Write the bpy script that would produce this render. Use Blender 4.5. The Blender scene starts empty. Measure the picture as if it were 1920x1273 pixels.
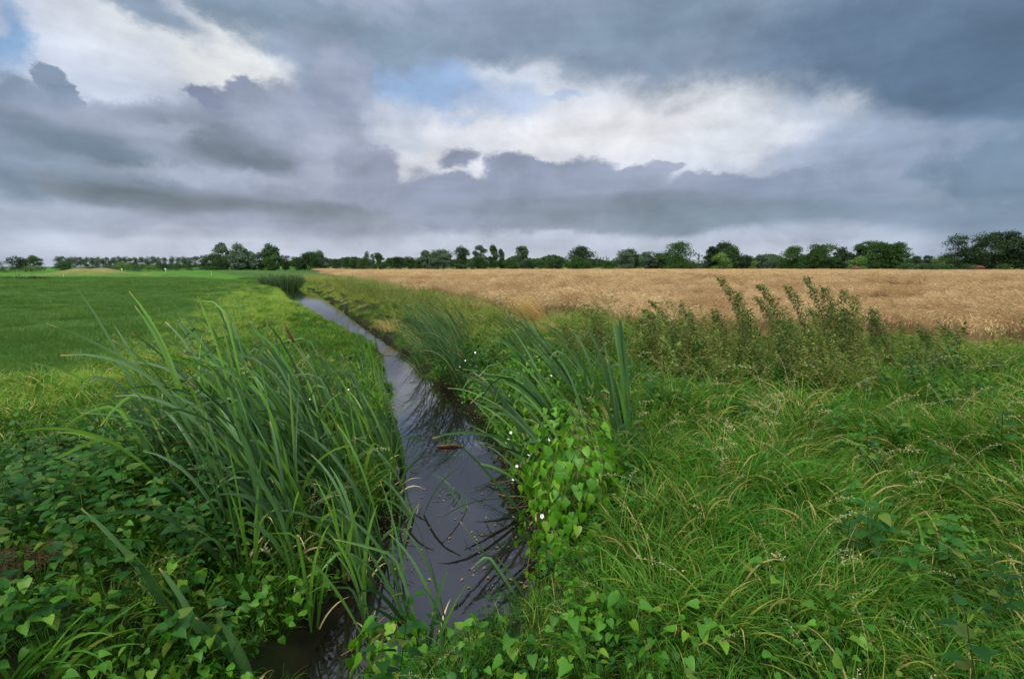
import bpy, math, random
import numpy as np
R = math.radians
rng = np.random.default_rng(7)
random.seed(7)
S = bpy.context.scene
COL = S.collection

# ------------------------------------------------------------------ camera
EYE = 1.70
PITCH = R(8.1)
FPX = 960.0                      # focal length in pixels of the 1920 wide photo
cam_d = bpy.data.cameras.new('camera')
cam = bpy.data.objects.new('camera', cam_d)
COL.objects.link(cam)
cam.location = (0, 0, EYE)
cam.rotation_euler = (R(90) - PITCH, 0, 0)
cam_d.lens = 18.0
cam_d.sensor_width = 36.0
cam_d.clip_start = 0.05
cam_d.clip_end = 12000
S.camera = cam

def ray(px, py):
    u = (px - 960) / FPX
    v = -(py - 636.5) / FPX
    c, s = math.cos(PITCH), math.sin(PITCH)
    return np.array([u, c + v * s, -s + v * c])

def G(px, py, z=0.0):
    d = ray(px, py)
    t = (z - EYE) / d[2]
    return np.array([d[0] * t, d[1] * t])

def AT(px, py, Y):
    d = ray(px, py)
    t = Y / d[1]
    return np.array([d[0] * t, Y, EYE + d[2] * t])

def project(x, y, z):
    c, s = math.cos(PITCH), math.sin(PITCH)
    yy = y * c - (z - EYE) * s
    zz = y * s + (z - EYE) * c
    yy = np.maximum(yy, 0.05)
    return 960 + FPX * x / yy, 636.5 - FPX * zz / yy

# ------------------------------------------------------------------ render, light
S.render.engine = 'CYCLES'
S.cycles.max_bounces = 6
S.cycles.diffuse_bounces = 3
S.cycles.glossy_bounces = 3
S.cycles.transmission_bounces = 3
S.cycles.transparent_max_bounces = 8
S.cycles.volume_bounces = 0
S.cycles.caustics_reflective = False
S.cycles.caustics_refractive = False
S.view_settings.view_transform = 'Standard'
S.view_settings.look = 'None'
S.view_settings.exposure = 0.0
S.view_settings.gamma = 1.0

SUN_EL, SUN_AZ = R(52), R(215)          # azimuth clockwise from +Y
sun_d = bpy.data.lights.new('sun', 'SUN')
sun_d.energy = 2.7
sun_d.angle = R(12)
sun_d.color = (1.0, 0.96, 0.9)
sun = bpy.data.objects.new('sun', sun_d)
COL.objects.link(sun)
sun.rotation_euler = (R(90) - SUN_EL, 0, -SUN_AZ + math.pi)

def lin(c):
    o = []
    for v in c:
        v = v / 255.0
        o.append(v / 12.92 if v <= 0.04045 else ((v + 0.055) / 1.055) ** 2.4)
    return o

class NT:
    """small helper for node trees"""
    def __init__(s, nt):
        s.nt = nt
    def n(s, t, **kw):
        nd = s.nt.nodes.new(t)
        for k, v in kw.items():
            setattr(nd, k, v)
        return nd
    def l(s, a, b):
        s.nt.links.new(a, b)
    def put(s, sock, v):
        if hasattr(v, 'is_linked') or isinstance(v, bpy.types.NodeSocket):
            s.l(v, sock)
        else:
            sock.default_value = v
    def m(s, op, a, b=None, c=None, clamp=False):
        nd = s.n('ShaderNodeMath', operation=op)
        nd.use_clamp = clamp
        s.put(nd.inputs[0], a)
        if b is not None: s.put(nd.inputs[1], b)
        if c is not None: s.put(nd.inputs[2], c)
        return nd.outputs[0]
    def v(s, op, a, b=None, scale=None):
        nd = s.n('ShaderNodeVectorMath', operation=op)
        s.put(nd.inputs[0], a)
        if b is not None: s.put(nd.inputs[1], b)
        if scale is not None: s.put(nd.inputs['Scale'], scale)
        return nd.outputs['Value'] if op in ('LENGTH', 'DOT_PRODUCT') else nd.outputs[0]
    def mr(s, val, a, b, c, d, kind='SMOOTHSTEP'):
        nd = s.n('ShaderNodeMapRange', interpolation_type=kind)
        s.put(nd.inputs['Value'], val)
        for k, q in zip(('From Min', 'From Max', 'To Min', 'To Max'), (a, b, c, d)):
            s.put(nd.inputs[k], q)
        return nd.outputs[0]
    def mix(s, f, a, b, blend='MIX'):
        nd = s.n('ShaderNodeMix', data_type='RGBA', blend_type=blend)
        s.put(nd.inputs[0], f)
        for sock, q in ((nd.inputs[6], a), (nd.inputs[7], b)):
            if isinstance(q, (list, tuple)):
                sock.default_value = (*q[:3], 1)
            else:
                s.l(q, sock)
        return nd.outputs[2]
    def noise(s, vec, scale, detail=4, rough=0.5, dist=0.0, col=False):
        nd = s.n('ShaderNodeTexNoise')
        if vec is not None: s.l(vec, nd.inputs['Vector'])
        nd.inputs['Scale'].default_value = scale
        nd.inputs['Detail'].default_value = detail
        nd.inputs['Roughness'].default_value = rough
        nd.inputs['Distortion'].default_value = dist
        return nd.outputs['Color'] if col else nd.outputs['Fac']

def build_world():
    w = bpy.data.worlds.new('World')
    S.world = w
    w.use_nodes = True
    w.cycles.sampling_method = 'NONE'
    nt = w.node_tree
    nt.nodes.clear()
    N = NT(nt)
    tc = N.n('ShaderNodeTexCoord')
    d = N.v('NORMALIZE', tc.outputs['Generated'])
    sep = N.n('ShaderNodeSeparateXYZ'); N.l(d, sep.inputs[0])
    az = N.m('ARCTAN2', sep.outputs[0], sep.outputs[1])
    el = N.m('ARCSINE', sep.outputs[2])
    cb = N.n('ShaderNodeCombineXYZ'); N.l(az, cb.inputs[0]); N.l(el, cb.inputs[1])
    P = cb.outputs[0]
    # billowy warp (cumulus edges) and streaky warp (layer clouds)
    dz = N.v('MULTIPLY', d, (1, 1, 1.5))
    n1 = N.noise(dz, 4.2, 6, 0.6, 0.0, True)
    w1 = N.v('MULTIPLY', N.v('SUBTRACT', n1, (.5, .5, .5)), (0.30, 0.20, 0))
    P1 = N.v('ADD', P, w1)
    ds = N.v('MULTIPLY', d, (1, 1, 3.5))
    n2 = N.noise(ds, 3.0, 4, 0.5, 0.3, True)
    w2 = N.v('MULTIPLY', N.v('SUBTRACT', n2, (.5, .5, .5)), (0.34, 0.10, 0))
    P2 = N.v('ADD', P, w2)
    n5 = N.noise(dz, 12.0, 6, 0.62, 0.0, True)
    w3 = N.v('MULTIPLY', N.v('SUBTRACT', n5, (.5, .5, .5)), (0.095, 0.075, 0))
    P3 = N.v('ADD', P, w3)
    # base: lighter towards the horizon
    col = N.mix(N.mr(el, 0.0, 0.30, 0, 1), lin((198, 203, 222)), lin((170, 180, 204)))
    col = N.mix(N.mr(az, 0.35, 0.85, 0, 0.75), col, lin((135, 152, 180)))
    col = N.mix(N.mr(az, -0.6, -0.85, 0, 0.5), col, lin((140, 160, 192)))

    def ae(px, py):
        q = ray(px, py)
        return math.atan2(q[0], q[1]), math.atan2(q[2], math.hypot(q[0], q[1]))
    # (x, y, rx, ry, rotation deg, softness, rgb, opacity, warp)
    B = [
        (240, 160, 330, 150, 0, .5, (190, 200, 226), .9, 1),
        (310, 130, 250, 100, -6, .6, (220, 224, 238), .95, 1),
        (400, 110, 140, 80, 0, .6, (240, 241, 246), .95, 1),
        (330, 25, 60, 30, 0, .6, (215, 220, 235), .7, 1),
        (1130, 235, 470, 105, 3, .35, (214, 216, 232), 1, 1),
        (1180, 245, 390, 62, 6, .7, (238, 236, 243), .9, 2),
        (840, 300, 150, 70, 0, .5, (228, 228, 240), .9, 1),
        (1450, 200, 190, 60, 8, .7, (222, 225, 236), .9, 1),
        (990, 165, 130, 50, 0, .7, (215, 220, 234), .7, 1),
        (780, 148, 105, 56, -10, .5, (152, 180, 222), .9, 1),
        (930, 190, 90, 30, 0, .8, (170, 190, 226), .7, 1),
        (1070, 187, 45, 12, 0, .8, (176, 192, 222), .8, 1),
        (-10, 110, 45, 75, 0, .8, (122, 162, 208), .8, 1),
        # upper grey deck
        (1300, 10, 760, 100, 0, .35, (138, 156, 180), .95, 1),
        (1330, 80, 330, 70, 0, .6, (134, 150, 173), .9, 1),
        (920, 50, 230, 75, 6, .5, (142, 156, 180), .9, 1),
        (560, 20, 330, 62, -6, .4, (138, 156, 178), .92, 1),
        (230, 14, 130, 36, -8, .6, (140, 160, 186), .85, 1),
        (470, 45, 130, 40, -18, .6, (130, 148, 170), .7, 1),
        (1240, 35, 330, 45, 2, .8, (124, 142, 163), .7, 2),
        (1480, 60, 130, 60, -40, .8, (160, 176, 202), .5, 1),
        (1700, 70, 330, 130, -8, .6, (104, 126, 154), .95, 1),
        (1800, 150, 230, 100, -16, .6, (94, 116, 143), .93, 1),
        (1850, 215, 150, 50, -8, .7, (96, 119, 146), .8, 1),
        (1660, 235, 170, 30, -12, .9, (165, 178, 204), .55, 2),
        (1740, 300, 240, 50, 0, .8, (150, 164, 192), .7, 2),
        # central tower
        (615, 130, 95, 90, 0, .25, (152, 164, 188), .9, 1),
        (640, 220, 68, 130, 0, .15, (166, 173, 198), .95, 3),
        (585, 190, 75, 60, -30, .7, (146, 157, 182), .8, 1),
        # left cumulus mass
        (250, 200, 260, 60, 0, .5, (200, 208, 230), .8, 3),
        (455, 130, 90, 40, 0, .6, (238, 238, 244), .8, 3),
        (60, 245, 165, 90, -12, .2, (126, 143, 166), .95, 3),
        (95, 150, 44, 26, -25, .2, (130, 146, 170), .95, 3),
        (120, 175, 40, 22, -40, .2, (126, 143, 166), .95, 3),
        (270, 262, 130, 72, -4, .26, (150, 158, 183), .97, 3),
        (480, 330, 420, 112, -4, .2, (158, 165, 188), .97, 3),
        (470, 205, 118, 38, -4, .26, (146, 154, 180), .97, 3),
        (380, 182, 40, 20, -10, .26, (140, 149, 176), .97, 3),
        (455, 160, 34, 22, 0, .26, (150, 158, 184), .97, 3),
        (515, 200, 70, 52, 0, .3, (158, 166, 190), .9, 3),
        (560, 250, 130, 70, 0, .6, (163, 170, 193), .8, 3),
        (640, 360, 170, 90, -6, .4, (160, 165, 188), .9, 1),
        (130, 330, 260, 70, -8, .5, (136, 150, 172), .8, 1),
        (150, 275, 190, 30, -14, .8, (112, 128, 148), .85, 2),
        (440, 290, 130, 34, -10, .8, (122, 130, 146), .85, 2),
        (480, 315, 80, 18, -4, .8, (112, 121, 135), .7, 2),
        (380, 328, 170, 16, -2, .8, (173, 179, 201), .8, 3),
        (110, 318, 150, 18, -4, .8, (150, 164, 188), .8, 3),
        (610, 300, 60, 70, 0, .7, (176, 181, 203), .7, 3),
        (300, 250, 90, 14, 0, .8, (168, 175, 198), .7, 3),
        (500, 235, 60, 16, 0, .8, (170, 176, 199), .7, 3),
        (260, 408, 260, 13, 0, .8, (170, 177, 201), .8, 2),
        (290, 370, 190, 26, -3, .8, (113, 122, 132), .9, 2),
        (530, 385, 170, 20, -3, .8, (120, 127, 138), .85, 2),
        (20, 350, 60, 40, 0, .8, (112, 132, 152), .7, 2),
        (620, 412, 130, 16, 0, .9, (135, 142, 156), .7, 2),
        (100, 425, 170, 14, 0, .9, (150, 160, 182), .6, 2),
        (430, 440, 200, 10, 0, .9, (168, 175, 196), .6, 2),
        (790, 430, 160, 14, 0, .9, (146, 152, 168), .6, 2),
        # low band in the middle and right
        (740, 250, 60, 60, 0, .5, (206, 212, 230), .7, 3),
        (795, 315, 60, 30, 0, .5, (232, 231, 240), .8, 3),
        (690, 330, 58, 60, 0, .26, (158, 163, 187), .95, 3),
        (858, 300, 38, 18, 0, .5, (146, 152, 176), .97, 3),
        (960, 318, 52, 36, 0, .26, (146, 153, 177), .97, 3),
        (1010, 330, 60, 30, 0, .26, (150, 157, 181), .97, 3),
        (1095, 322, 66, 34, 0, .26, (150, 157, 181), .97, 3),
        (850, 352, 70, 26, 0, .26, (154, 160, 184), .97, 3),
        (1180, 345, 70, 30, 0, .2, (154, 161, 185), .95, 3),
        (1245, 315, 34, 12, 0, .3, (158, 164, 188), .85, 3),
        (1330, 350, 80, 28, 0, .25, (146, 156, 181), .9, 3),
        (1470, 350, 90, 26, 0, .3, (140, 152, 178), .9, 3),
        (1050, 385, 330, 52, 0, .2, (152, 159, 183), .95, 3),
        (1120, 365, 370, 50, 0, .3, (152, 160, 184), .95, 1),
        (880, 370, 160, 44, 0, .5, (150, 156, 180), .9, 1),
        (1400, 375, 330, 52, 0, .35, (143, 154, 180), .95, 1),
        (1240, 305, 60, 12, 0, .6, (160, 166, 190), .8, 1),
        (1130, 396, 260, 22, 0, .8, (131, 139, 155), .9, 2),
        (1400, 408, 330, 20, 0, .8, (124, 138, 154), .9, 2),
        (1020, 425, 120, 10, 0, .9, (138, 146, 162), .7, 2),
        (1640, 400, 220, 40, 0, .7, (132, 148, 172), .8, 2),
        (1890, 330, 100, 60, 0, .6, (112, 134, 160), .85, 1),
        (1840, 420, 200, 40, 0, .8, (118, 138, 164), .7, 2),
        (1250, 455, 460, 18, 0, .9, (182, 189, 211), .75, 2),
        (500, 466, 560, 18, 0, .9, (194, 200, 220), .8, 2),
    ]
    for (x, y, rx, ry, rot, soft, rgb, op, wp) in B:
        a0, e0 = ae(x, y)
        ax, _ = ae(x + rx, y); bx, _ = ae(x - rx, y)
        _, ey = ae(x, y - ry); _, fy = ae(x, y + ry)
        ra, re = abs(ax - bx) / 2, abs(ey - fy) / 2
        k = 1 + soft * .8
        gr = N.n('ShaderNodeTexGradient', gradient_type='SPHERICAL')
        N.l({1: P1, 2: P2, 3: P3}[wp], gr.inputs[0])
        tm = gr.texture_mapping
        tm.vector_type = 'TEXTURE'
        tm.translation = (a0, e0, 0)
        tm.rotation = (0, 0, R(rot))
        tm.scale = (ra * k, re * k, 1)
        f = N.mr(gr.outputs['Fac'], 0, 1 - (1 - soft * .8) / k, 0, op)
        col = N.mix(f, col, lin(rgb))
    # fine cloud modelling
    n3 = N.noise(dz, 9.0, 5, 0.6, 0.4)
    n4 = N.noise(N.v('MULTIPLY', d, (1, 1, 7)), 3.5, 5, 0.55, 0.2)
    n6 = N.noise(dz, 7.0, 5, 0.55, 0.6)
    det = N.m('ADD', N.m('ADD', N.mr(n3, .25, .75, -.11, .11), N.mr(n6, .3, .7, -.08, .08)), N.mr(n4, .25, .75, -.08, .08))
    col = N.v('SCALE', col, scale=N.m('ADD', det, 1.0))
    col = N.mix(1.0, col, [0.99, 1.015, .985], 'MULTIPLY')
    # behind and above the camera the unseen sky is brightened for extra light
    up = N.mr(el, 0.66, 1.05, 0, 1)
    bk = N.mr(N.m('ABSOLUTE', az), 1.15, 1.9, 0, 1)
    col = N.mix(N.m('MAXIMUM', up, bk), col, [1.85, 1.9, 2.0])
    # below the horizon: dull ground light
    col = N.mix(N.mr(el, -0.01, -0.10, 0, 1), col, lin((120, 125, 120)))
    sky = N.n('ShaderNodeTexSky', sky_type='NISHITA')
    sky.sun_disc = False
    sky.sun_elevation = SUN_EL
    sky.sun_rotation = SUN_AZ
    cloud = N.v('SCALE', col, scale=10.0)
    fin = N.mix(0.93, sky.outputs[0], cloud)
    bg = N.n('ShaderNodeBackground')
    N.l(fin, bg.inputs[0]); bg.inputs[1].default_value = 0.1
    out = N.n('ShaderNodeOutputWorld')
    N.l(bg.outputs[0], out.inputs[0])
build_world()

# ------------------------------------------------------------------ names and tags
def tag(o, label=None, cat=None, group=None, kind=None):
    if label: o['label'] = label
    if cat: o['category'] = cat
    if group: o['group'] = group
    if kind: o['kind'] = kind
    return o

def mesh_np(name, V, F4=None, F3=None, data=None, smooth=False, mats=(), midx=None):
    """V (n,3); F4 (m,4) quads; F3 (k,3) triangles; data (n,3) float vector 'leafdata'"""
    me = bpy.data.meshes.new(name)
    V = np.asarray(V, np.float32).reshape(-1, 3)
    F4 = np.zeros((0, 4), np.int32) if F4 is None else np.asarray(F4, np.int32)
    F3 = np.zeros((0, 3), np.int32) if F3 is None else np.asarray(F3, np.int32)
    me.vertices.add(len(V)); me.vertices.foreach_set('co', V.ravel())
    nl = F4.size + F3.size
    me.loops.add(nl)
    me.loops.foreach_set('vertex_index', np.concatenate([F4.ravel(), F3.ravel()]).astype(np.int32))
    me.polygons.add(len(F4) + len(F3))
    st = np.concatenate([np.arange(len(F4)) * 4, F4.size + np.arange(len(F3)) * 3]).astype(np.int32)
    me.polygons.foreach_set('loop_start', st)
    if data is not None:
        a = me.attributes.new('leafdata', 'FLOAT_VECTOR', 'POINT')
        a.data.foreach_set('vector', np.asarray(data, np.float32).ravel())
    for m in mats: me.materials.append(m)
    if midx is not None: me.polygons.foreach_set('material_index', np.asarray(midx, np.int32))
    me.update(calc_edges=True)
    if smooth: me.polygons.foreach_set('use_smooth', np.ones(len(me.polygons), bool))
    return me

def link(name, me, parent=None, loc=None):
    o = bpy.data.objects.new(name, me)
    COL.objects.link(o)
    if loc is not None: o.location = loc
    if parent is not None: o.parent = parent
    return o

def empty(name, loc):
    o = bpy.data.objects.new(name, None)
    COL.objects.link(o); o.location = loc
    o.empty_display_size = 0.1
    return o

# ------------------------------------------------------------------ materials
def leaf_mat(name, a, b, tip=(170, 150, 90), tipfrom=0.92, transl=0.35, rough=0.5, inst=0.35,
             patch=None, pscale=0.5, spec=0.35, dark=0.7, warm=(150, 150, 60), warmamt=0.25):
    """a, b: the leaf's own colour range (0..255 sRGB); leafdata = (along, random, dryness)"""
    m = bpy.data.materials.new(name); m.use_nodes = True
    nt = m.node_tree; nt.nodes.clear(); N = NT(nt)
    at = N.n('ShaderNodeAttribute', attribute_name='leafdata')
    sp = N.n('ShaderNodeSeparateXYZ'); N.l(at.outputs['Vector'], sp.inputs[0])
    oi = N.n('ShaderNodeObjectInfo')
    geo = N.n('ShaderNodeNewGeometry')
    f = N.m('ADD', N.m('MULTIPLY', sp.outputs[1], 1 - inst), N.m('MULTIPLY', oi.outputs['Random'], inst))
    col = N.mix(f, lin(a), lin(b))
    nz = N.noise(geo.outputs['Position'], pscale, 3, 0.6)
    pt = N.mr(nz, .38, .66, 0, 1)
    if patch:
        col = N.mix(N.m('MULTIPLY', pt, .8), col, lin(patch))
    col = N.mix(N.m('MULTIPLY', N.mr(N.m('FRACT', N.m('MULTIPLY', sp.outputs[1], 7.31)), .72, 1, 0, 1), warmamt), col, lin(warm))
    tf = N.m('MULTIPLY', N.mr(sp.outputs[0], tipfrom, min(1.0, tipfrom + .08), 0, 1), N.mr(sp.outputs[2], .2, .6, 0, 1))
    col = N.mix(N.m('MAXIMUM', tf, N.mr(sp.outputs[2], .9, 1, 0, 1)), col, lin(tip))
    pr = N.n('ShaderNodeBsdfPrincipled')
    N.l(col, pr.inputs['Base Color'])
    pr.inputs['Roughness'].default_value = rough
    pr.inputs['Specular IOR Level'].default_value = spec
    tr = N.n('ShaderNodeBsdfTranslucent')
    N.l(N.mix(1.0, col, [1.15, 1.2, .55], 'MULTIPLY'), tr.inputs['Color'])
    mx = N.n('ShaderNodeMixShader'); mx.inputs[0].default_value = transl
    N.l(pr.outputs[0], mx.inputs[1]); N.l(tr.outputs[0], mx.inputs[2])
    out = N.n('ShaderNodeOutputMaterial'); N.l(mx.outputs[0], out.inputs[0])
    return m

def plain_mat(name, a, b, scale=20, rough=0.9, bump=0.4, stretch=(1, 1, 1), spec=.2):
    m = bpy.data.materials.new(name); m.use_nodes = True
    nt = m.node_tree; N = NT(nt)
    pr = nt.nodes['Principled BSDF']
    tc = N.n('ShaderNodeTexCoord')
    v = N.v('MULTIPLY', tc.outputs['Object'], stretch)
    nz = N.noise(v, scale, 6, .65)
    N.l(N.mix(N.mr(nz, .3, .7, 0, 1), lin(a), lin(b)), pr.inputs['Base Color'])
    pr.inputs['Roughness'].default_value = rough
    pr.inputs['Specular IOR Level'].default_value = spec
    bp = N.n('ShaderNodeBump'); bp.inputs['Strength'].default_value = bump; bp.inputs['Distance'].default_value = .02
    N.l(nz, bp.inputs['Height']); N.l(bp.outputs[0], pr.inputs['Normal'])
    return m

# ------------------------------------------------------------------ layout of the ditch and fields
WATER = -0.60
DY = np.array([-30, 0.5, 2.0, 2.8, 3.3, 3.8, 4.6, 5.6, 7.4, 9.0, 10.3, 11.9, 14.0, 15.6, 19.6, 24.5, 27.7, 35.5, 47.7, 56, 70, 95, 145, 4000.])
DX = np.array([-1.2, -.9, -.92, -.90, -.50, -.45, -.42, -.66, -1.06, -1.60, -2.10, -2.65, -3.35, -4.2, -6.3, -8.75, -10.3, -14.3, -20.0, -25, -37, -62, -115, -4200.])
DW = np.array([.06, .08, .14, .36, .76, .80, .80, .74, .78, .68, .56, .52, .44, .46, .72, 1.0, 1.15, 1.6, 1.7, 1.4, .8, .7, .5, .5])
def xc(y): return np.interp(y, DY, DX)
def hw(y): return np.interp(y, DY, DW)
def slopef(y):
    e = .25
    g = (xc(y + e) - xc(y - e)) / (2 * e)
    return 1 / np.sqrt(1 + g * g)
_bump = rng.uniform(0, 6.28, (14, 3)); _bk = rng.normal(0, 1, (14, 2)) * np.repeat([[.5], [1.5], [4.0]], [5, 5, 4], 0)
_ba = np.repeat([.05, .035, .012], [5, 5, 4])
def bumps(x, y):
    z = 0
    for (p, _, _), k, a in zip(_bump, _bk, _ba):
        z = z + a * np.sin(k[0] * x + k[1] * y + p)
    return z
def sst(t): 
    t = np.clip(t, 0, 1); return t * t * (3 - 2 * t)
# left field edge and wheat edge
FY = np.array([-30, 0, 6.3, 13.6, 24, 36, 60, 90, 150.]); FX = np.array([-6, -5.0, -6.3, -7.9, -11.8, -16.9, -28, -47, -90.])
WX = np.array([-200, -36, -12.6, -4.5, .7, 4.6, 7.7, 11.5, 20, 60, 300.]); WY = np.array([500, 100, 46, 27, 16, 12.7, 11.2, 11.3, 11.5, 11.8, 13.])
def xf(y): return np.interp(y, FY, FX)
def yw(x): return np.interp(x, WX, WY)
def ground(x, y):
    x = np.asarray(x, float); y = np.asarray(y, float)
    s = x - xc(y)
    d = (np.abs(s) - hw(y)) * slopef(y)
    edge = d + .10 * np.sin(3.1 * y + np.sign(s) * 2) + .06 * np.sin(7.7 * y + 1.3 + s)
    left = s < 0
    rise = np.where(left, 1.5 + 1.7 * sst((y - 8) / 4), .95 + .5 * sst((y - 10) / 6))
    top = np.where(left, 0.0, .02)
    z = WATER - .35 * sst(-edge / .5) + (top - WATER) * (.30 * sst(edge / .12) + .70 * sst(edge / rise))
    fl = sst((np.hypot(x, y) - 40) / 60)
    z = z + bumps(x, y) * sst(d / .8) * (1 - .6 * fl)
    z = z - .26 * np.exp(-((x + .15) / .75) ** 2 - ((y - 2.7) / .5) ** 2) * (z > -.5)
    # gentle ground beyond the fields: low green bank and dune on the left
    ratio = x / np.maximum(y, 1)
    z = z + 1.35 * sst((y - 225) / 25) * sst((1 - (y - 252) / 260)) * sst((ratio + .66) / .08) * sst((.33 - ratio) / .06)
    z = z + 1.45 * np.exp(-((x + 88) / 6) ** 2 - ((y - 108) / 6) ** 2)
    z = z + 0.5 * np.exp(-((x + 70) / 14) ** 2 - ((y - 128) / 10) ** 2)
    z = z + .35 * sst((y - 95) / 40) * sst((-ratio - .3) / .1)
    return z

# ------------------------------------------------------------------ ground and water
def ground_material():
    m = bpy.data.materials.new('ground'); m.use_nodes = True
    nt = m.node_tree; N = NT(nt); pr = nt.nodes['Principled BSDF']
    at = N.n('ShaderNodeAttribute', attribute_name='zone')
    geo = N.n('ShaderNodeNewGeometry')
    n1 = N.noise(geo.outputs['Position'], 3.0, 8, .7)
    n2 = N.noise(geo.outputs['Position'], .12, 5, .6)
    col = N.mix(1.0, at.outputs['Color'], N.mix(N.mr(n1, .3, .7, 0, 1), [.55, .6, .5], [1.3, 1.25, 1.2]), 'MULTIPLY')
    col = N.mix(1.0, col, N.mix(N.mr(n2, .35, .65, 0, 1), [.82, .86, .8], [1.15, 1.12, 1.1]), 'MULTIPLY')
    N.l(col, pr.inputs['Base Color'])
    pr.inputs['Roughness'].default_value = .95
    pr.inputs['Specular IOR Level'].default_value = .1
    bp = N.n('ShaderNodeBump'); bp.inputs['Strength'].default_value = .8; bp.inputs['Distance'].default_value = .05
    N.l(n1, bp.inputs['Height']); N.l(bp.outputs[0], pr.inputs['Normal'])
    return m

def build_ground():
    ny, ns = 420, 300
    a = np.linspace(0, 1, ny)
    ys = -14 + np.concatenate([np.linspace(0, 54, 300), 54 + (np.geomspace(1, 4000, ny - 300))])
    t = np.linspace(-1, 1, ns)
    ss = np.sign(t) * (np.abs(t) * 7 + (np.exp(np.abs(t) * 8.2) - 1) * 1.1)
    SS, YY = np.meshgrid(ss, ys)
    XX = SS + xc(YY)
    ZZ = ground(XX, YY)
    V = np.stack([XX, YY, ZZ], -1).reshape(-1, 3)
    i = np.arange(ny - 1)[:, None] * ns + np.arange(ns - 1)[None]
    F = np.stack([i, i + 1, i + ns + 1, i + ns], -1).reshape(-1, 4)
    me = mesh_np('ground', V, F, smooth=True, mats=[ground_material()])
    x, y, z = V.T
    c = np.tile(np.array(lin((34, 46, 20))), (len(V), 1))          # banks
    def put(mask, rgb):
        mk = np.clip(mask, 0, 1)[:, None]
        c[:] = c * (1 - mk) + np.array(lin(rgb)) * mk
    s = x - xc(y); d = (np.abs(s) - hw(y)) * slopef(y)
    put(sst((y - 50) / 12), (60, 88, 38))
    put(sst((.2 - d) / .25), (34, 30, 20))
    fld = sst((xf(y) - x) / .5)
    put(fld, (52, 84, 36))
    golf = fld * sst((y - (62 + (x + 60) * .25).clip(58, 115)) / 6)
    put(golf, (66, 106, 36))
    put(fld * np.exp(-((x + 88) / 7.5) ** 2 - ((y - 108) / 7.5) ** 2) * 1.6, (116, 112, 72))
    wh = sst((y - yw(x) - .3) / 1.0)
    put(wh, (96, 78, 44))
    put(sst((y - 218) / 6) * wh, (66, 104, 34))
    put(sst((y - 560) / 60), (62, 84, 52))
    at = me.attributes.new('zone', 'FLOAT_COLOR', 'POINT')
    at.data.foreach_set('color', np.concatenate([c, np.ones((len(c), 1))], 1).astype(np.float32).ravel())
    o = link('ground', me); tag(o, kind='structure')

    # water
    ys = np.concatenate([np.linspace(.2, 20, 120), np.linspace(20.5, 90, 60)])
    ts = np.linspace(-1, 1, 9)
    T, Y = np.meshgrid(ts, ys)
    X = xc(Y) + T * (hw(Y) + .35) / slopef(Y)
    V = np.stack([X, Y, np.full_like(X, WATER)], -1).reshape(-1, 3)
    i = np.arange(len(ys) - 1)[:, None] * 9 + np.arange(8)[None]
    F = np.stack([i, i + 1, i + 10, i + 9], -1).reshape(-1, 4)
    m = bpy.data.materials.new('water'); m.use_nodes = True
    nt = m.node_tree; N = NT(nt); pr = nt.nodes['Principled BSDF']
    geo = N.n('ShaderNodeNewGeometry')
    n0 = N.noise(geo.outputs['Position'], 1.4, 4, .6)
    sc = N.n('ShaderNodeTexVoronoi'); sc.inputs['Scale'].default_value = 55
    N.l(geo.outputs['Position'], sc.inputs['Vector'])
    speck = N.m('MULTIPLY', N.mr(sc.outputs['Distance'], .12, .06, 0, 1), N.mr(n0, .5, .62, 0, .5))
    N.l(N.mix(speck, lin((20, 14, 16)), lin((62, 54, 44))), pr.inputs['Base Color'])
    pr.inputs['Roughness'].default_value = .035
    pr.inputs['IOR'].default_value = 1.65
    pr.inputs['Specular IOR Level'].default_value = 1.0
    bp = N.n('ShaderNodeBump'); bp.inputs['Strength'].default_value = .05; bp.inputs['Distance'].default_value = .02
    rip = N.noise(N.v('MULTIPLY', geo.outputs['Position'], (1, .55, 1)), 9, 3, .5)
    N.l(rip, bp.inputs['Height']); N.l(bp.outputs[0], pr.inputs['Normal'])
    o = link('water', mesh_np('water', V, F, smooth=True, mats=[m])); tag(o, kind='structure')
build_ground()

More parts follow.
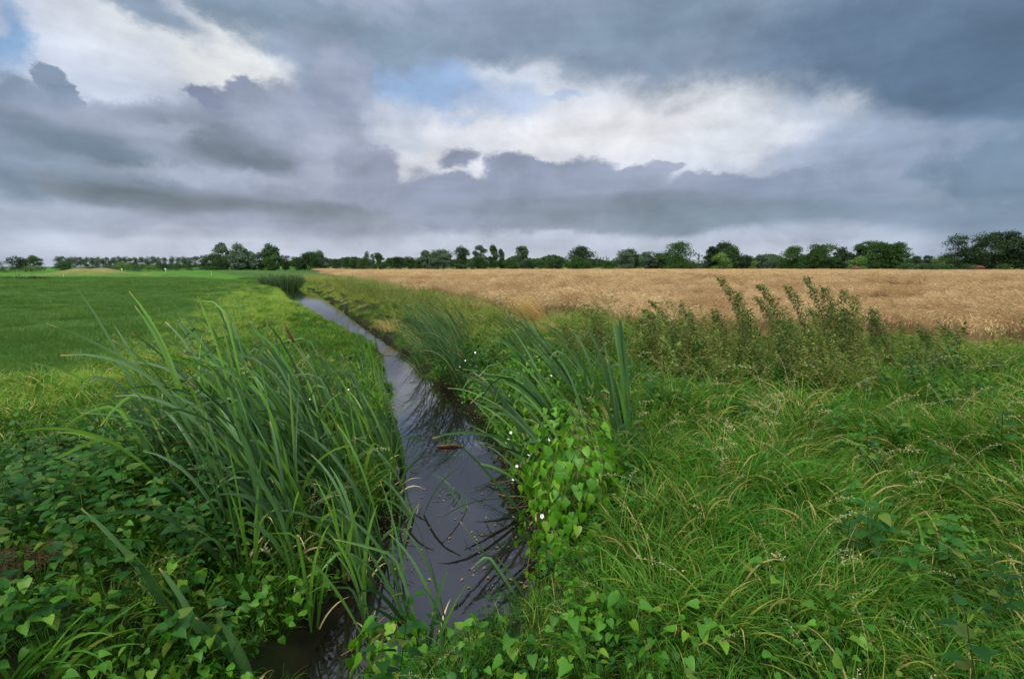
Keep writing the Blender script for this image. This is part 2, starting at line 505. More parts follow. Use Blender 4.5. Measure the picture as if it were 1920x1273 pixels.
# ------------------------------------------------------------------ blade and leaf builders
def straps(base, phi, th0, bend, L, W, segs=8, twist=None, kpos=None, kamt=None, across=1,
           prof='grass', rnd=None, dry=None, pw=1.4, fold=.25, wind=None):
    """many strap leaves at once; returns verts, quads, leafdata"""
    n = len(base); K = segs + 1
    base = np.asarray(base, float)
    t = np.linspace(0, 1, K)[None]
    th = th0[:, None] + bend[:, None] * t ** pw
    if kpos is not None:
        th = th + kamt[:, None] * sst((t - kpos[:, None]) / .06)
    dl = L[:, None] / segs
    hx, hy = np.cos(phi)[:, None], np.sin(phi)[:, None]
    dirs = np.stack([np.sin(th) * hx, np.sin(th) * hy, np.cos(th)], -1)
    mid = (dirs[:, 1:] + dirs[:, :-1]) * .5 * dl[..., None]
    P = np.concatenate([np.zeros((n, 1, 3)), np.cumsum(mid, 1)], 1) + base[:, None]
    tw = np.zeros(n) if twist is None else twist
    ang = tw[:, None] * (0.4 + t)
    side = np.stack([-np.sin(phi), np.cos(phi), np.zeros(n)], -1)[:, None]
    nor = np.cross(np.broadcast_to(side, dirs.shape), dirs)
    sd = side * np.cos(ang)[..., None] + nor * np.sin(ang)[..., None]
    nr = -side * np.sin(ang)[..., None] + nor * np.cos(ang)[..., None]
    if prof == 'grass':
        w = (1 - t ** 2.2) * (.55 + .45 * np.minimum(1, t * 6)) + .04
    elif prof == 'cattail':
        w = np.minimum(1, (1.02 - t) * 5.5) ** .7 * (.72 + .28 * np.sin(np.pi * np.minimum(t * 1.3, 1)))
    else:
        w = np.ones_like(t)
    w = w * W[:, None] * .5
    if rnd is None: rnd = rng.random(n)
    if dry is None: dry = np.zeros(n)
    if across == 1:
        V = np.stack([P - sd * w[..., None], P + sd * w[..., None]], 2)
        c = 2
    else:
        V = np.stack([P - sd * w[..., None], P - nr * (w * fold)[..., None], P + sd * w[..., None]], 2)
        c = 3
    V = V.reshape(n, K * c, 3)
    f = []
    for k in range(segs):
        for a in range(c - 1):
            f.append([k * c + a, k * c + a + 1, (k + 1) * c + a + 1, (k + 1) * c + a])
    F = (np.array(f)[None] + (np.arange(n) * K * c)[:, None, None]).reshape(-1, 4)
    D = np.empty((n, K, c, 3))
    D[..., 0] = t[:, :, None]; D[..., 1] = rnd[:, None, None]; D[..., 2] = dry[:, None, None]
    return V.reshape(-1, 3), F, D.reshape(-1, 3)

def rotmat(yaw, pitch, roll):
    cy, sy = np.cos(yaw), np.sin(yaw); cp, sp = np.cos(pitch), np.sin(pitch); cr, sr = np.cos(roll), np.sin(roll)
    o = np.zeros((len(yaw), 3, 3))
    # columns: leaf axis (y), side (x), normal (z)
    ax = np.stack([cp * cy, cp * sy, sp], -1)
    sx = np.stack([sy, -cy, np.zeros_like(cy)], -1)
    nz = np.cross(sx, ax)
    o[..., 0] = sx * cr[:, None] + nz * sr[:, None]
    o[..., 1] = ax
    o[..., 2] = -sx * sr[:, None] + nz * cr[:, None]
    return o

LEAF = {}
def leaf_shape(kind):
    """template: rows along y 0..1, (left, mid, right)"""
    if kind == 'heart':
        y = [0, -.10, .05, .30, .60, .85, 1.0]; w = [.0, .24, .42, .40, .26, .10, 0.0]
    elif kind == 'nettle':
        y = [0, .02, .15, .35, .60, .82, 1.0]; w = [.0, .20, .33, .34, .24, .11, 0.0]
    elif kind == 'lance':
        y = [0, .10, .25, .45, .65, .85, 1.0]; w = [.0, .07, .12, .14, .11, .05, 0.0]
    else:
        y = [0, .08, .2, .4, .65, .88, 1.0]; w = [.02, .2, .33, .40, .34, .16, 0.0]
    y = np.array(y); w = np.array(w)
    ym = np.maximum(y, 0); z = -.22 * ym ** 2
    V = []
    for a, b, c in zip(y, w, z):
        V += [(-b, a, c + b * .28), (0, max(a, 0), c), (b, a, c + b * .28)]
    F = []
    for k in range(len(y) - 1):
        F += [[k * 3, k * 3 + 1, k * 3 + 4, k * 3 + 3], [k * 3 + 1, k * 3 + 2, k * 3 + 5, k * 3 + 4]]
    return np.array(V), np.array(F), np.repeat(ym, 3)

def leaves(pos, yaw, pitch, roll, size, kind='heart', rnd=None, dry=None, aspect=1.0):
    V0, F0, t0 = leaf_shape(kind)
    n = len(pos)
    V0 = V0 * np.array([aspect, 1, 1])
    Rm = rotmat(yaw, pitch, roll)
    V = np.einsum('nij,kj->nki', Rm, V0) * size[:, None, None] + np.asarray(pos)[:, None]
    F = (F0[None] + (np.arange(n) * len(V0))[:, None, None]).reshape(-1, 4)
    if rnd is None: rnd = rng.random(n)
    if dry is None: dry = np.zeros(n)
    D = np.empty((n, len(V0), 3)); D[..., 0] = t0[None] * .9; D[..., 1] = rnd[:, None]; D[..., 2] = dry[:, None]
    return V.reshape(-1, 3), F, D.reshape(-1, 3)

def tubes(P, rad, rnd=None, dry=None, sides=3):
    """P (n,K,3) centre lines, rad (n,K)"""
    n, K, _ = P.shape
    T = np.gradient(P, axis=1); T /= np.linalg.norm(T, axis=-1, keepdims=True) + 1e-9
    ref = np.where(np.abs(T[..., 2:3]) > .9, np.array([1., 0, 0]), np.array([0, 0, 1.]))
    A = np.cross(T, ref); A /= np.linalg.norm(A, axis=-1, keepdims=True) + 1e-9
    B = np.cross(T, A)
    an = np.arange(sides) * 2 * np.pi / sides
    V = P[:, :, None] + (A[:, :, None] * np.cos(an)[None, None, :, None] + B[:, :, None] * np.sin(an)[None, None, :, None]) * rad[:, :, None, None]
    f = []
    for k in range(K - 1):
        for a in range(sides):
            b = (a + 1) % sides
            f.append([k * sides + a, k * sides + b, (k + 1) * sides + b, (k + 1) * sides + a])
    F = (np.array(f)[None] + (np.arange(n) * K * sides)[:, None, None]).reshape(-1, 4)
    D = np.zeros((n, K, sides, 3))
    D[..., 0] = np.linspace(0, .9, K)[None, :, None]
    D[..., 1] = (rng.random(n) if rnd is None else rnd)[:, None, None]
    D[..., 2] = (np.zeros(n) if dry is None else dry)[:, None, None]
    return V.reshape(-1, 3), F, D.reshape(-1, 3)

class Mix:
    """collects verts / quads / data / material index"""
    def __init__(s): s.V = []; s.F = []; s.D = []; s.M = []; s.n = 0
    def add(s, part, mi=0):
        V, F, D = part
        s.V.append(V); s.F.append(F + s.n); s.D.append(D); s.M.append(np.full(len(F), mi)); s.n += len(V)
        return s
    def mesh(s, name, mats):
        return mesh_np(name, np.concatenate(s.V), np.concatenate(s.F), None, np.concatenate(s.D), False, mats, np.concatenate(s.M))

U = rng.uniform
WIND = math.pi                      # the wind bends everything towards -x

# ------------------------------------------------------------------ scattering of uncountable ground cover
def scatter(name, protos, pts, rot, scl, idx, label, cat):
    me = mesh_np(name, pts)
    for nm, ty, arr, key in (('rot', 'FLOAT_VECTOR', rot, 'vector'), ('scl', 'FLOAT', scl, 'value'), ('idx', 'INT', idx, 'value')):
        a = me.attributes.new(nm, ty, 'POINT')
        a.data.foreach_set(key, np.asarray(arr, np.int32 if ty == 'INT' else np.float32).ravel())
    o = link(name, me)
    ng = bpy.data.node_groups.new(name + '_scatter', 'GeometryNodeTree')
    ng.interface.new_socket('Geometry', in_out='INPUT', socket_type='NodeSocketGeometry')
    ng.interface.new_socket('Geometry', in_out='OUTPUT', socket_type='NodeSocketGeometry')
    N = NT(ng)
    gi = N.n('NodeGroupInput'); go = N.n('NodeGroupOutput')
    jg = N.n('GeometryNodeJoinGeometry')
    for k, pm in enumerate(protos):
        po = bpy.data.objects.new(name + '_piece', pm)
        oi = N.n('GeometryNodeObjectInfo'); oi.inputs['Object'].default_value = po
        oi.inputs['As Instance'].default_value = True
        N.l(oi.outputs['Geometry'], jg.inputs[0])
    ip = N.n('GeometryNodeInstanceOnPoints')
    N.l(gi.outputs[0], ip.inputs['Points']); N.l(jg.outputs[0], ip.inputs['Instance'])
    ip.inputs['Pick Instance'].default_value = True
    def na(nm, ty):
        q = N.n('GeometryNodeInputNamedAttribute', data_type=ty); q.inputs['Name'].default_value = nm
        return q.outputs['Attribute']
    N.l(na('idx', 'INT'), ip.inputs['Instance Index'])
    er = N.n('FunctionNodeEulerToRotation'); N.l(na('rot', 'FLOAT_VECTOR'), er.inputs[0])
    N.l(er.outputs[0], ip.inputs['Rotation'])
    N.l(na('scl', 'FLOAT'), ip.inputs['Scale'])
    N.l(ip.outputs[0], go.inputs[0])
    md = o.modifiers.new('scatter', 'NODES'); md.node_group = ng
    tag(o, label, cat, kind='stuff')
    print('SCATTER', name, len(pts), [len(p.polygons) for p in protos])
    return o

def points(x0, x1, y0, y1, dens, keep, pad=60, zoff=0.0, hz=.5):
    """random points per square metre dens kept by keep(x, y), near the view"""
    n = int((x1 - x0) * (y1 - y0) * dens)
    x = U(x0, x1, n); y = U(y0, y1, n)
    px, py = project(x, y, 0.3 + 0 * x)
    c, s_ = math.cos(PITCH), math.sin(PITCH)
    side = 1.2 * FPX / np.maximum(y, .8)
    ok = (px > -pad - side) & (px < 1920 + pad + side) & (py < 1500 + 0 * px) & (y > .9)
    k = keep(x, y)
    ok &= (k if k.dtype == bool else rng.random(n) < k)
    x, y = x[ok], y[ok]
    return np.stack([x, y, ground(x, y) + zoff], -1)

def fill(name, protos, P, smin, smax, label, cat, tilt=.12, lean=0.0, yawr=math.pi, sfun=None):
    n = len(P)
    rot = np.stack([rng.normal(0, tilt, n), rng.normal(0, tilt, n) - lean, U(-yawr, yawr, n)], -1)
    sc = U(smin, smax, n)
    if sfun is not None: sc = sc * sfun(P[:, 0], P[:, 1])
    return scatter(name, protos, P, rot, sc, rng.integers(0, len(protos), n), label, cat)

# ------------------------------------------------------------------ leaf materials
M_GRASS = leaf_mat('lush_grass', (30, 70, 18), (86, 132, 42), tip=(150, 138, 82), patch=(54, 106, 26), pscale=.9, warmamt=.5, transl=.28, inst=.6, spec=.12, rough=.6)
M_GRASSB = leaf_mat('bank_grass', (60, 100, 30), (128, 148, 58), tip=(184, 170, 110), patch=(122, 138, 56), pscale=.6, warmamt=.5, inst=.5, spec=.12, rough=.6)
M_MEADOW = leaf_mat('meadow_grass', (48, 86, 36), (96, 134, 64), tip=(150, 166, 100), patch=(68, 106, 46), pscale=.5, warmamt=.25, transl=.3, inst=.5, spec=.12, rough=.6)
M_VERGE = leaf_mat('verge_grass', (86, 130, 36), (146, 174, 70), tip=(206, 200, 130), patch=(116, 154, 50), pscale=.4, warmamt=.5, warm=(180, 176, 96), transl=.33, inst=.5, spec=.12, rough=.6)
M_CAT = leaf_mat('cattail_leaf', (28, 60, 28), (86, 124, 70), tip=(186, 146, 96), tipfrom=.95, transl=.25, rough=.42, inst=.1, warm=(84, 130, 38), warmamt=.6, spec=.35)
M_CATG = leaf_mat('cattail_young', (62, 114, 34), (110, 152, 56), tip=(186, 140, 82), tipfrom=.955, transl=.35, rough=.42, spec=.4)
M_REED = leaf_mat('reed_leaf', (26, 56, 26), (56, 92, 44), tip=(120, 110, 70), transl=.2)
M_NETTLE = leaf_mat('nettle_leaf', (22, 66, 18), (56, 108, 30), tip=(60, 110, 40), patch=(20, 58, 20), pscale=.8, transl=.3, warmamt=.25, inst=.5, spec=.2)
M_HEART = leaf_mat('bindweed_leaf', (56, 112, 18), (112, 168, 42), tip=(120, 160, 50), transl=.45, rough=.42, warm=(156, 176, 50), warmamt=.4, inst=.4)
M_HEARTD = leaf_mat('bindweed_leaf_dark', (34, 84, 16), (84, 138, 34), tip=(120, 160, 50), transl=.35, rough=.45, warm=(140, 164, 50), warmamt=.35, inst=.5, spec=.25)
M_WEED = leaf_mat('weed_leaf', (60, 90, 34), (122, 138, 66), tip=(120, 120, 60), patch=(100, 114, 54), pscale=.7, transl=.28, warm=(136, 104, 66), warmamt=.8, spec=.12)
M_MUG = leaf_mat('mugwort_leaf', (40, 70, 28), (92, 114, 52), tip=(90, 84, 50), transl=.28, warm=(118, 88, 56), warmamt=.9, spec=.12)
M_WHEAT = leaf_mat('wheat', (138, 108, 70), (236, 210, 162), tip=(232, 208, 160), patch=(148, 118, 78), pscale=.45, transl=.2, rough=.75, warm=(212, 180, 116), warmamt=.6, inst=.15, spec=.15)
M_STRAW = leaf_mat('straw', (150, 124, 78), (196, 172, 120), tip=(200, 180, 130), patch=(170, 130, 70), transl=.2, rough=.8, warm=(120, 90, 50), warmamt=.5)
M_SEED = leaf_mat('grass_seed_head', (126, 132, 84), (168, 164, 116), tip=(190, 180, 140), transl=.25, warm=(150, 120, 84), warmamt=.5)
M_STEM = leaf_mat('weed_stem', (96, 96, 52), (120, 100, 60), transl=.1)

# ------------------------------------------------------------------ pieces of ground cover
def tuft(n, rad, l0, l1, w0, w1, bend=(.5, 1.7), th=(.05, .5), segs=7, windy=.6, dryp=.03, mat=None, seeds=0, extra=None, name='tuft'):
    M = Mix()
    r = rad * np.sqrt(U(0, 1, n)); a = U(0, 2 * np.pi, n)
    base = np.stack([r * np.cos(a), r * np.sin(a), np.full(n, -.03)], -1)
    phi = np.where(rng.random(n) < windy, WIND + rng.normal(0, .8, n), a + rng.normal(0, .6, n))
    kp = np.where(rng.random(n) < .2, U(.4, .8, n), 2.0)
    dry = np.where(rng.random(n) < dryp, 1.0, U(0, .6, n))
    M.add(straps(base, phi, U(*th, n), U(*bend, n), U(l0, l1, n), U(w0, w1, n), segs, rng.normal(0, 1.3, n), kp, U(.4, 1.3, n), rnd=rng.random(n), dry=dry), 0)
    if seeds:
        for _ in range(seeds):
            M = seed_stalk(M, rad, l1)
    return M.mesh(name, [mat or M_GRASS, M_SEED])

def seed_stalk(M, rad, L, mi=1):
    L = L * U(.95, 1.25)
    b = np.array([U(-rad, rad), U(-rad, rad), 0])
    ph = WIND + rng.normal(0, .6); th0 = U(.05, .4); bd = U(.2, 1.1)
    t = np.linspace(0, 1, 10); th = th0 + bd * t ** 2
    d = np.stack([np.sin(th) * np.cos(ph), np.sin(th) * np.sin(ph), np.cos(th)], -1) * L / 9
    P = b + np.cumsum(d, 0)
    M.add(tubes(P[None], np.full((1, 10), .0011)), mi)
    n = 30
    k = U(6, 9, n); i = k.astype(int).clip(0, 8); f = (k - i)[:, None]
    c = P[i] * (1 - f) + P[i + 1] * f + rng.normal(0, .014, (n, 3)) * (1 - (k[:, None] - 6) / 5)
    M.add(leaves(c, ph + rng.normal(0, .6, n), U(-.8, .5, n), U(-1, 1, n), U(.009, .015, n), 'lance', aspect=1.4), mi)
    return M

def nettle(h, n_pairs, size, mat=None, name='nettle'):
    M = Mix()
    t = np.linspace(0, 1, 8)
    lean = U(-.1, .25); 
    P = np.stack([-lean * h * t ** 1.6, rng.normal(0, .03) * t, h * t], -1)
    M.add(tubes(P[None], np.linspace(.004, .002, 8)[None]), 0)
    pos = []; yaw = []; pit = []; sz = []
    for k in range(n_pairs):
        f = .25 + .75 * (k + 1) / n_pairs
        q = np.array([np.interp(f, t, P[:, j]) for j in range(3)])
        a0 = (k % 2) * math.pi / 2 + rng.normal(0, .25)
        for s in (0, math.pi):
            pos.append(q + np.array([math.cos(a0 + s), math.sin(a0 + s), .3]) * .02); yaw.append(a0 + s + rng.normal(0, .15))
            pit.append(rng.normal(.25 - .55 * (1 - f), .2)); sz.append(size * (.55 + .65 * math.sin(math.pi * min(1, (1.12 - f) * 1.1))) * U(.8, 1.15))
    M.add(leaves(np.array(pos), np.array(yaw), np.array(pit), rng.normal(0, .25, len(pos)), np.array(sz), 'nettle'), 0)
    return M.mesh(name, [mat or M_NETTLE])

def heart_patch(n, rad, h0, h1, s0, s1, mat=None, kind='heart', name='heart_patch'):
    M = Mix()
    r = rad * np.sqrt(U(0, 1, n)); a = U(0, 2 * np.pi, n); h = U(h0, h1, n)
    top = np.stack([r * np.cos(a), r * np.sin(a), h], -1)
    bot = top * np.array([.6, .6, 0]); t = np.linspace(0, 1, 5)[None, :, None]
    P = bot[:, None] * (1 - t) + top[:, None] * t + np.array([0, 0, .04]) * np.sin(np.pi * t)
    M.add(tubes(P, np.full((n, 5), .0012)), 0)
    M.add(leaves(top, a + rng.normal(0, .9, n), U(-.75, .15, n), rng.normal(0, .4, n), U(s0, s1, n), kind), 0)
    return M.mesh(name, [mat or M_HEART])

def feather_weed(h, n, mat=None, spread=.14, name='feather_weed'):
    M = Mix()
    for _ in range(4):
        b = rng.normal(0, .06, 2); t = np.linspace(0, 1, 8); hh = h * U(.7, 1.1)
        ph = WIND + rng.normal(0, .9); le = U(.05, .4)
        P = np.stack([b[0] + le * hh * np.cos(ph) * t ** 1.5, b[1] + le * hh * np.sin(ph) * t ** 1.5, hh * t], -1)
        M.add(tubes(P[None], np.linspace(.003, .0012, 8)[None]), 0)
        k = U(.12, 1, n); q = np.stack([np.interp(k, t, P[:, j]) for j in range(3)], -1)
        q = q + rng.normal(0, 1, (n, 3)) * (spread * (1.05 - k) * .45)[:, None]
        M.add(leaves(q, U(0, 6.28, n), U(-.3, .9, n), U(-1, 1, n), U(.025, .052, n), 'lance'), 0)
    return M.mesh(name, [mat or M_WEED])

def wheat_patch(size, n, h, earw=.011, stalks=True, name='wheat_patch', droop=1.0):
    M = Mix()
    base = np.stack([U(-size / 2, size / 2, n), U(-size / 2, size / 2, n), np.zeros(n)], -1)
    phi = WIND + rng.normal(0, .9, n); L = h * U(.86, 1.1, n)
    K = 9; t = np.linspace(0, 1, K)[None]
    th = U(.02, .2, n)[:, None] + U(.7, 2.1, n)[:, None] * droop * np.clip((t - .7) / .3, 0, 1) ** 1.2
    d = np.stack([np.sin(th) * np.cos(phi)[:, None], np.sin(th) * np.sin(phi)[:, None], np.cos(th)], -1) * (L / (K - 1))[:, None, None]
    P = base[:, None] + np.concatenate([np.zeros((n, 1, 3)), np.cumsum(d[:, 1:], 1)], 1)
    rn = rng.random(n)
    if stalks:
        M.add(tubes(P, np.full((n, K), .0016), rnd=rn * .6), 0)
    e0 = P[:, -1]; dr = d[:, -1] / np.linalg.norm(d[:, -1], axis=-1, keepdims=True)
    el = U(.065, .095, n); tt = np.array([0, .25, .6, .9, 1.1])
    bendv = np.array([0, 0, -1.]) * .25
    E = e0[:, None] + (dr[:, None] * tt[None, :, None] + bendv * (tt ** 2)[None, :, None]) * el[:, None, None]
    M.add(tubes(E, np.array([.35, 1, 1, .7, .12])[None] * earw * U(.45, .6, n)[:, None], rnd=rn, sides=4), 0)
    # awns and a dry leaf
    m = n
    M.add(straps(P[:, 5], phi + rng.normal(0, 1.5, m), U(.6, 1.2, m), U(.8, 1.8, m), U(.1, .2, m), U(.005, .009, m), 4, rnd=rng.random(m)), 0)
    return M.mesh(name, [M_WHEAT])

# left meadow: short even grass
def in_field(x, y): return (x < xf(y) - .35)
def in_left(x, y): return (x < xc(y)) & (x >= xf(y) - .5)
def bankdist(x, y): return (np.abs(x - xc(y)) - hw(y)) * slopef(y)
def in_right(x, y): return (x > xc(y)) & (y < yw(x) + .3)

mp = [tuft(260, .40, .09, .17, .004, .007, bend=(.2, 1.3), th=(.05, .45), segs=3, mat=M_MEADOW, dryp=.02, name='meadow_patch') for _ in range(3)]
P1 = points(-34, -4, 3, 30, 9, in_field)
P2 = points(-85, -10, 30, 75, 2.2, in_field)
fill('meadow_grass', mp, np.concatenate([P1, P2]), .85, 1.25, 'short dense green grass covering the mown field left of the ditch', 'grass', tilt=.04,
     sfun=lambda x, y: 1 + 1.0 * sst((y - 28) / 20))

# bright verge between meadow and bank
vp = [tuft(120, .24, .10, .26, .003, .006, bend=(.5, 1.9), th=(.1, .6), segs=5, mat=M_VERGE, dryp=.12, name='verge_tuft') for _ in range(3)]
def verge(x, y):
    d = x - xf(y)
    wid = .75 + .045 * y
    return .9 * np.exp(-((d - .35) / wid) ** 2)
P = points(-60, -3, 3.0, 60, 14, verge)
fill('verge_grass', vp, P, .8, 1.3, 'yellow green uncut grass strip along the edge of the field', 'grass', lean=.1)

# banks: long lush grass
gp = [tuft(52, .10, .18, .42, .006, .012, bend=(.4, 2.1), windy=.4, dryp=.05, mat=M_GRASS, name='grass_tuft') for _ in range(5)]
gp += [tuft(44, .11, .25, .5, .005, .010, bend=(.7, 2.1), windy=.4, mat=M_GRASS, seeds=1, dryp=.1, name='grass_tuft')]
def clump(x, y):
    n = np.sin(2.3 * x + 1.1 * np.sin(1.7 * y)) * np.sin(2.9 * y + 1.3 * np.sin(1.3 * x)) + .6 * np.sin(5.1 * x + 2.0) * np.sin(4.3 * y + 1.0)
    return 1 + .32 * n
def kg(x, y):
    d = bankdist(x, y)
    ok = (in_left(x, y) | in_right(x, y)) & (d > np.where(y > 9, -.06, .02))
    dens = np.where(y < 5, 1.0, np.where(y < 9, .62, .34)) 
    # nettle and leafy corner keeps less grass; field margin side keeps more
    leafy = (x < xc(y)) & (y < 5.6) & (x > -6)
    dens = np.where(leafy, dens * .45, dens)
    dens = np.where((x < xf(y) + .9) & (x < xc(y)), dens * .4, dens)
    return np.where(ok, dens, 0.0)
P1 = points(-9, 9, .9, 9, 46, kg)
P0 = points(-5, 6, .9, 5.5, 62, kg)
P2 = points(-13, 16, 9, 22, 42, kg)
P3 = points(-34, 6, 22, 60, 5, kg)
fill('bank_grass', gp, np.concatenate([P0, P1, P2, P3]), .7, 1.25, 'long arching lush green grass growing over both banks of the ditch', 'grass', tilt=.15, lean=.08,
     sfun=lambda x, y: clump(x, y) * np.where((x > 5.5) & (yw(x) - y < 2.4), .55, 1) * (1 + .5 * sst((y - 20) / 25)) * (.62 + .38 * sst((y - 1.5) / 2.5)) * np.where((y < 3.9) & (x < .6), .72, 1) * np.where((y > 2.35) & (y < 3.6) & (x > -1.4) & (x < .35), .55, 1)
     * np.where((x < xc(y)) & (y > 9.0) & (bankdist(x, y) < 2.2), .46, 1) * np.where((x > xc(y)) & (y > 15) & (bankdist(x, y) < .9), .5, 1) * np.where((x < xf(y) + 1.6) & (x < xc(y)), .7, 1))

# broad bladed grass and low herbs between the fine grass near the camera
bp_ = [tuft(24, .09, .22, .50, .011, .019, bend=(.8, 2.2), mat=M_GRASS, dryp=.04, name='broad_grass') for _ in range(3)]
def kb(x, y): return np.where((in_left(x, y) | in_right(x, y)) & (bankdist(x, y) > .03), .8 * (.6 + .4 * np.sin(1.9 * x + 1.3 * y)), 0)
fill('broad_grass', bp_, points(-8, 10, .9, 10, 16, kb), .6, 1.1, 'broad bladed green grass mixed into the bank grass near the camera', 'grass', tilt=.2, lean=.1,
     sfun=lambda x, y: np.where((y < 3.7) & (x > -1.5) & (x < .6), .42, 1))
lp_ = [heart_patch(44, .15, .01, .12, .014, .034, mat=M_NETTLE, kind='oval', name='low_herb') for _ in range(3)]
fill('low_herbs', lp_, points(-6, 7, .9, 6, 42, kb), .8, 1.3, 'tiny leaved herbs covering the soil under the near grass', 'ground cover', tilt=.2)
sp_ = [tuft(60, .14, .10, .24, .005, .010, bend=(.4, 1.8), windy=.3, dryp=.04, mat=M_GRASS, name='short_tuft') for _ in range(3)]
fill('short_bank_grass', sp_, points(-20, -1, 8.5, 30, 16, lambda x, y: (x < xc(y)) & (bankdist(x, y) > -.05) & (bankdist(x, y) < 2.4)), .8, 1.2, 'short thick grass on the low left bank farther up the ditch', 'grass', tilt=.15)

# drier olive grass on the far right bank and under the wheat edge
dp = [tuft(90, .16, .25, .55, .003, .006, bend=(.6, 1.8), mat=M_GRASSB, seeds=1, dryp=.25, name='dry_tuft') for _ in range(3)]
def kd(x, y):
    d = yw(x) - y
    k = np.exp(-((d - .6) / 1.6) ** 2) * .8 + .5 * sst((y - 9) / 8)
    return np.where(in_right(x, y) & (bankdist(x, y) > .1), k, 0)
P1 = points(-9, 16, 7, 20, 14, kd); P2 = points(-34, 2, 20, 70, 8, kd)
fill('olive_grass', dp, np.concatenate([P1, P2]), .8, 1.3, 'olive and straw coloured rough grass between the ditch and the wheat', 'grass', lean=.2,
     sfun=lambda x, y: (1 + .4 * sst((y - 20) / 25)) * np.where(x > 5.0, .55, 1) * np.where((y > 15) & (bankdist(x, y) < .9), .5, 1))

# leafy ground cover
nt_ = [nettle(U(.3, .52), 8, .06, name='nettle_stalk') for _ in range(5)]
def kn(x, y):
    left = (x < xc(y)) & (x > xf(y) + .6) & (bankdist(x, y) > .35)
    near = np.exp(-((x + 3.1) / 1.3) ** 2 - ((y - 3.6) / 1.3) ** 2)
    k = np.where(left, near * 1.3, 0)
    right = in_right(x, y) & (bankdist(x, y) > .1)
    pn = np.sin(2.1 * x + .7) * np.sin(1.7 * y + 1.1) 
    return np.where(right, .10 * (pn > .1), k)
P = points(-9, 9, .9, 10, 75, kn)
fill('nettles', nt_, P, .75, 1.25, 'dark green toothed nettle leaves in a low mass beside the cattails', 'nettles', tilt=.2)

hp = [heart_patch(34, .16, .04, .26, .026, .058, mat=M_HEARTD, name='bindweed_patch') for _ in range(4)]
def kh(x, y):
    d = bankdist(x, y)
    left = (x < xc(y)) & (d > .0) & (y < 4.4) & (x > -5) | ((d > .0) & (x < -.3) & (y < 2.7) & (x > -3.5))
    right = (x > xc(y)) & (d > -.02) & (y < 11) & in_right(x, y)
    pn = np.sin(2.6 * x + 2.7 * np.sin(y)) * np.sin(2.3 * y + .4)
    right = right & ~((y > 2.3) & (y < 3.7) & (x < .25))
    k = np.where(left, .42 * (1 + pn) * .8, 0)
    k = np.where(right, (.75 * np.exp(-(d / .75) ** 2) + .16 * (pn > .2)), k)
    return k
P = points(-7, 8, .9, 11, 34, kh)
fill('leafy_ground_cover', hp, P, .7, 1.2, 'low heart shaped green leaves trailing over the near banks', 'ground cover', tilt=.25)

# feathery weeds
fw = [feather_weed(U(.5, .85), 90, spread=.10, name='weed_sprig') for _ in range(4)]
def kw(x, y):
    g = .6 * np.exp(-((x - 3.7) / 2.4) ** 4 - ((y - 8.4) / 1.9) ** 4) * (.6 + .4 * np.sin(3 * x + 2 * np.sin(2 * y)))
    far = (x > xc(y)) & (bankdist(x, y) < 2.8) & (bankdist(x, y) > .9) & (y > 13)
    return np.where(in_right(x, y), np.where(far, .35, g), 0)
P1 = points(-3, 10, 6, 12, 34, kw); P2 = points(-26, 0, 13, 48, 9, kw)
fill('feathery_weeds', fw, np.concatenate([P1, P2]), .8, 1.35, 'feathery olive green weeds below the wheat edge and along the far bank', 'weeds', lean=.15)

# wheat
wp = [wheat_patch(.5, 80, .78, name='wheat_patch') for _ in range(4)]
def kwh(x, y): return (y > yw(x)) & (x > xc(y) + hw(y) + 1.5)
P1 = points(-12, 34, 11, 24, 5.2, kwh)
P2 = points(-30, 62, 24, 60, 2.1, kwh)
ep = [wheat_patch(.35, 26, .84, earw=.013, name='edge_wheat', droop=1.25) for _ in range(3)]
def kedge(x, y): return np.where((x > -2), np.exp(-((y - yw(x) + .12) / .38) ** 2), 0)
fill('wheat_edge', ep, points(-2, 22, 9, 17, 7, kedge), .9, 1.12, 'pale drooping wheat ears and bare stalks along the ragged near edge of the field', 'wheat', tilt=.25, yawr=.8)
far = [wheat_patch(2.4, 420, .76, earw=.030, stalks=False, name='wheat_far') for _ in range(3)]
P3 = points(-120, 190, 58, 215, .22, kwh)
def ws(x, y): return np.clip(.86 + .14 * np.sin(x * .35 + .8) + .08 * np.sin(y * .8 + x * .13), .8, 1.05) * (1 + .15 * sst((y - 24) / 5))
fill('wheat_field', wp, np.concatenate([P1, P2]), .95, 1.08, 'ripe golden brown wheat with drooping ears', 'wheat', tilt=.06, sfun=ws, yawr=.5)
fill('far_wheat', far, P3, .95, 1.08, 'far part of the ripe wheat field reaching the trees', 'wheat', tilt=.0, sfun=lambda x, y: 1 + 0 * x, yawr=.6)
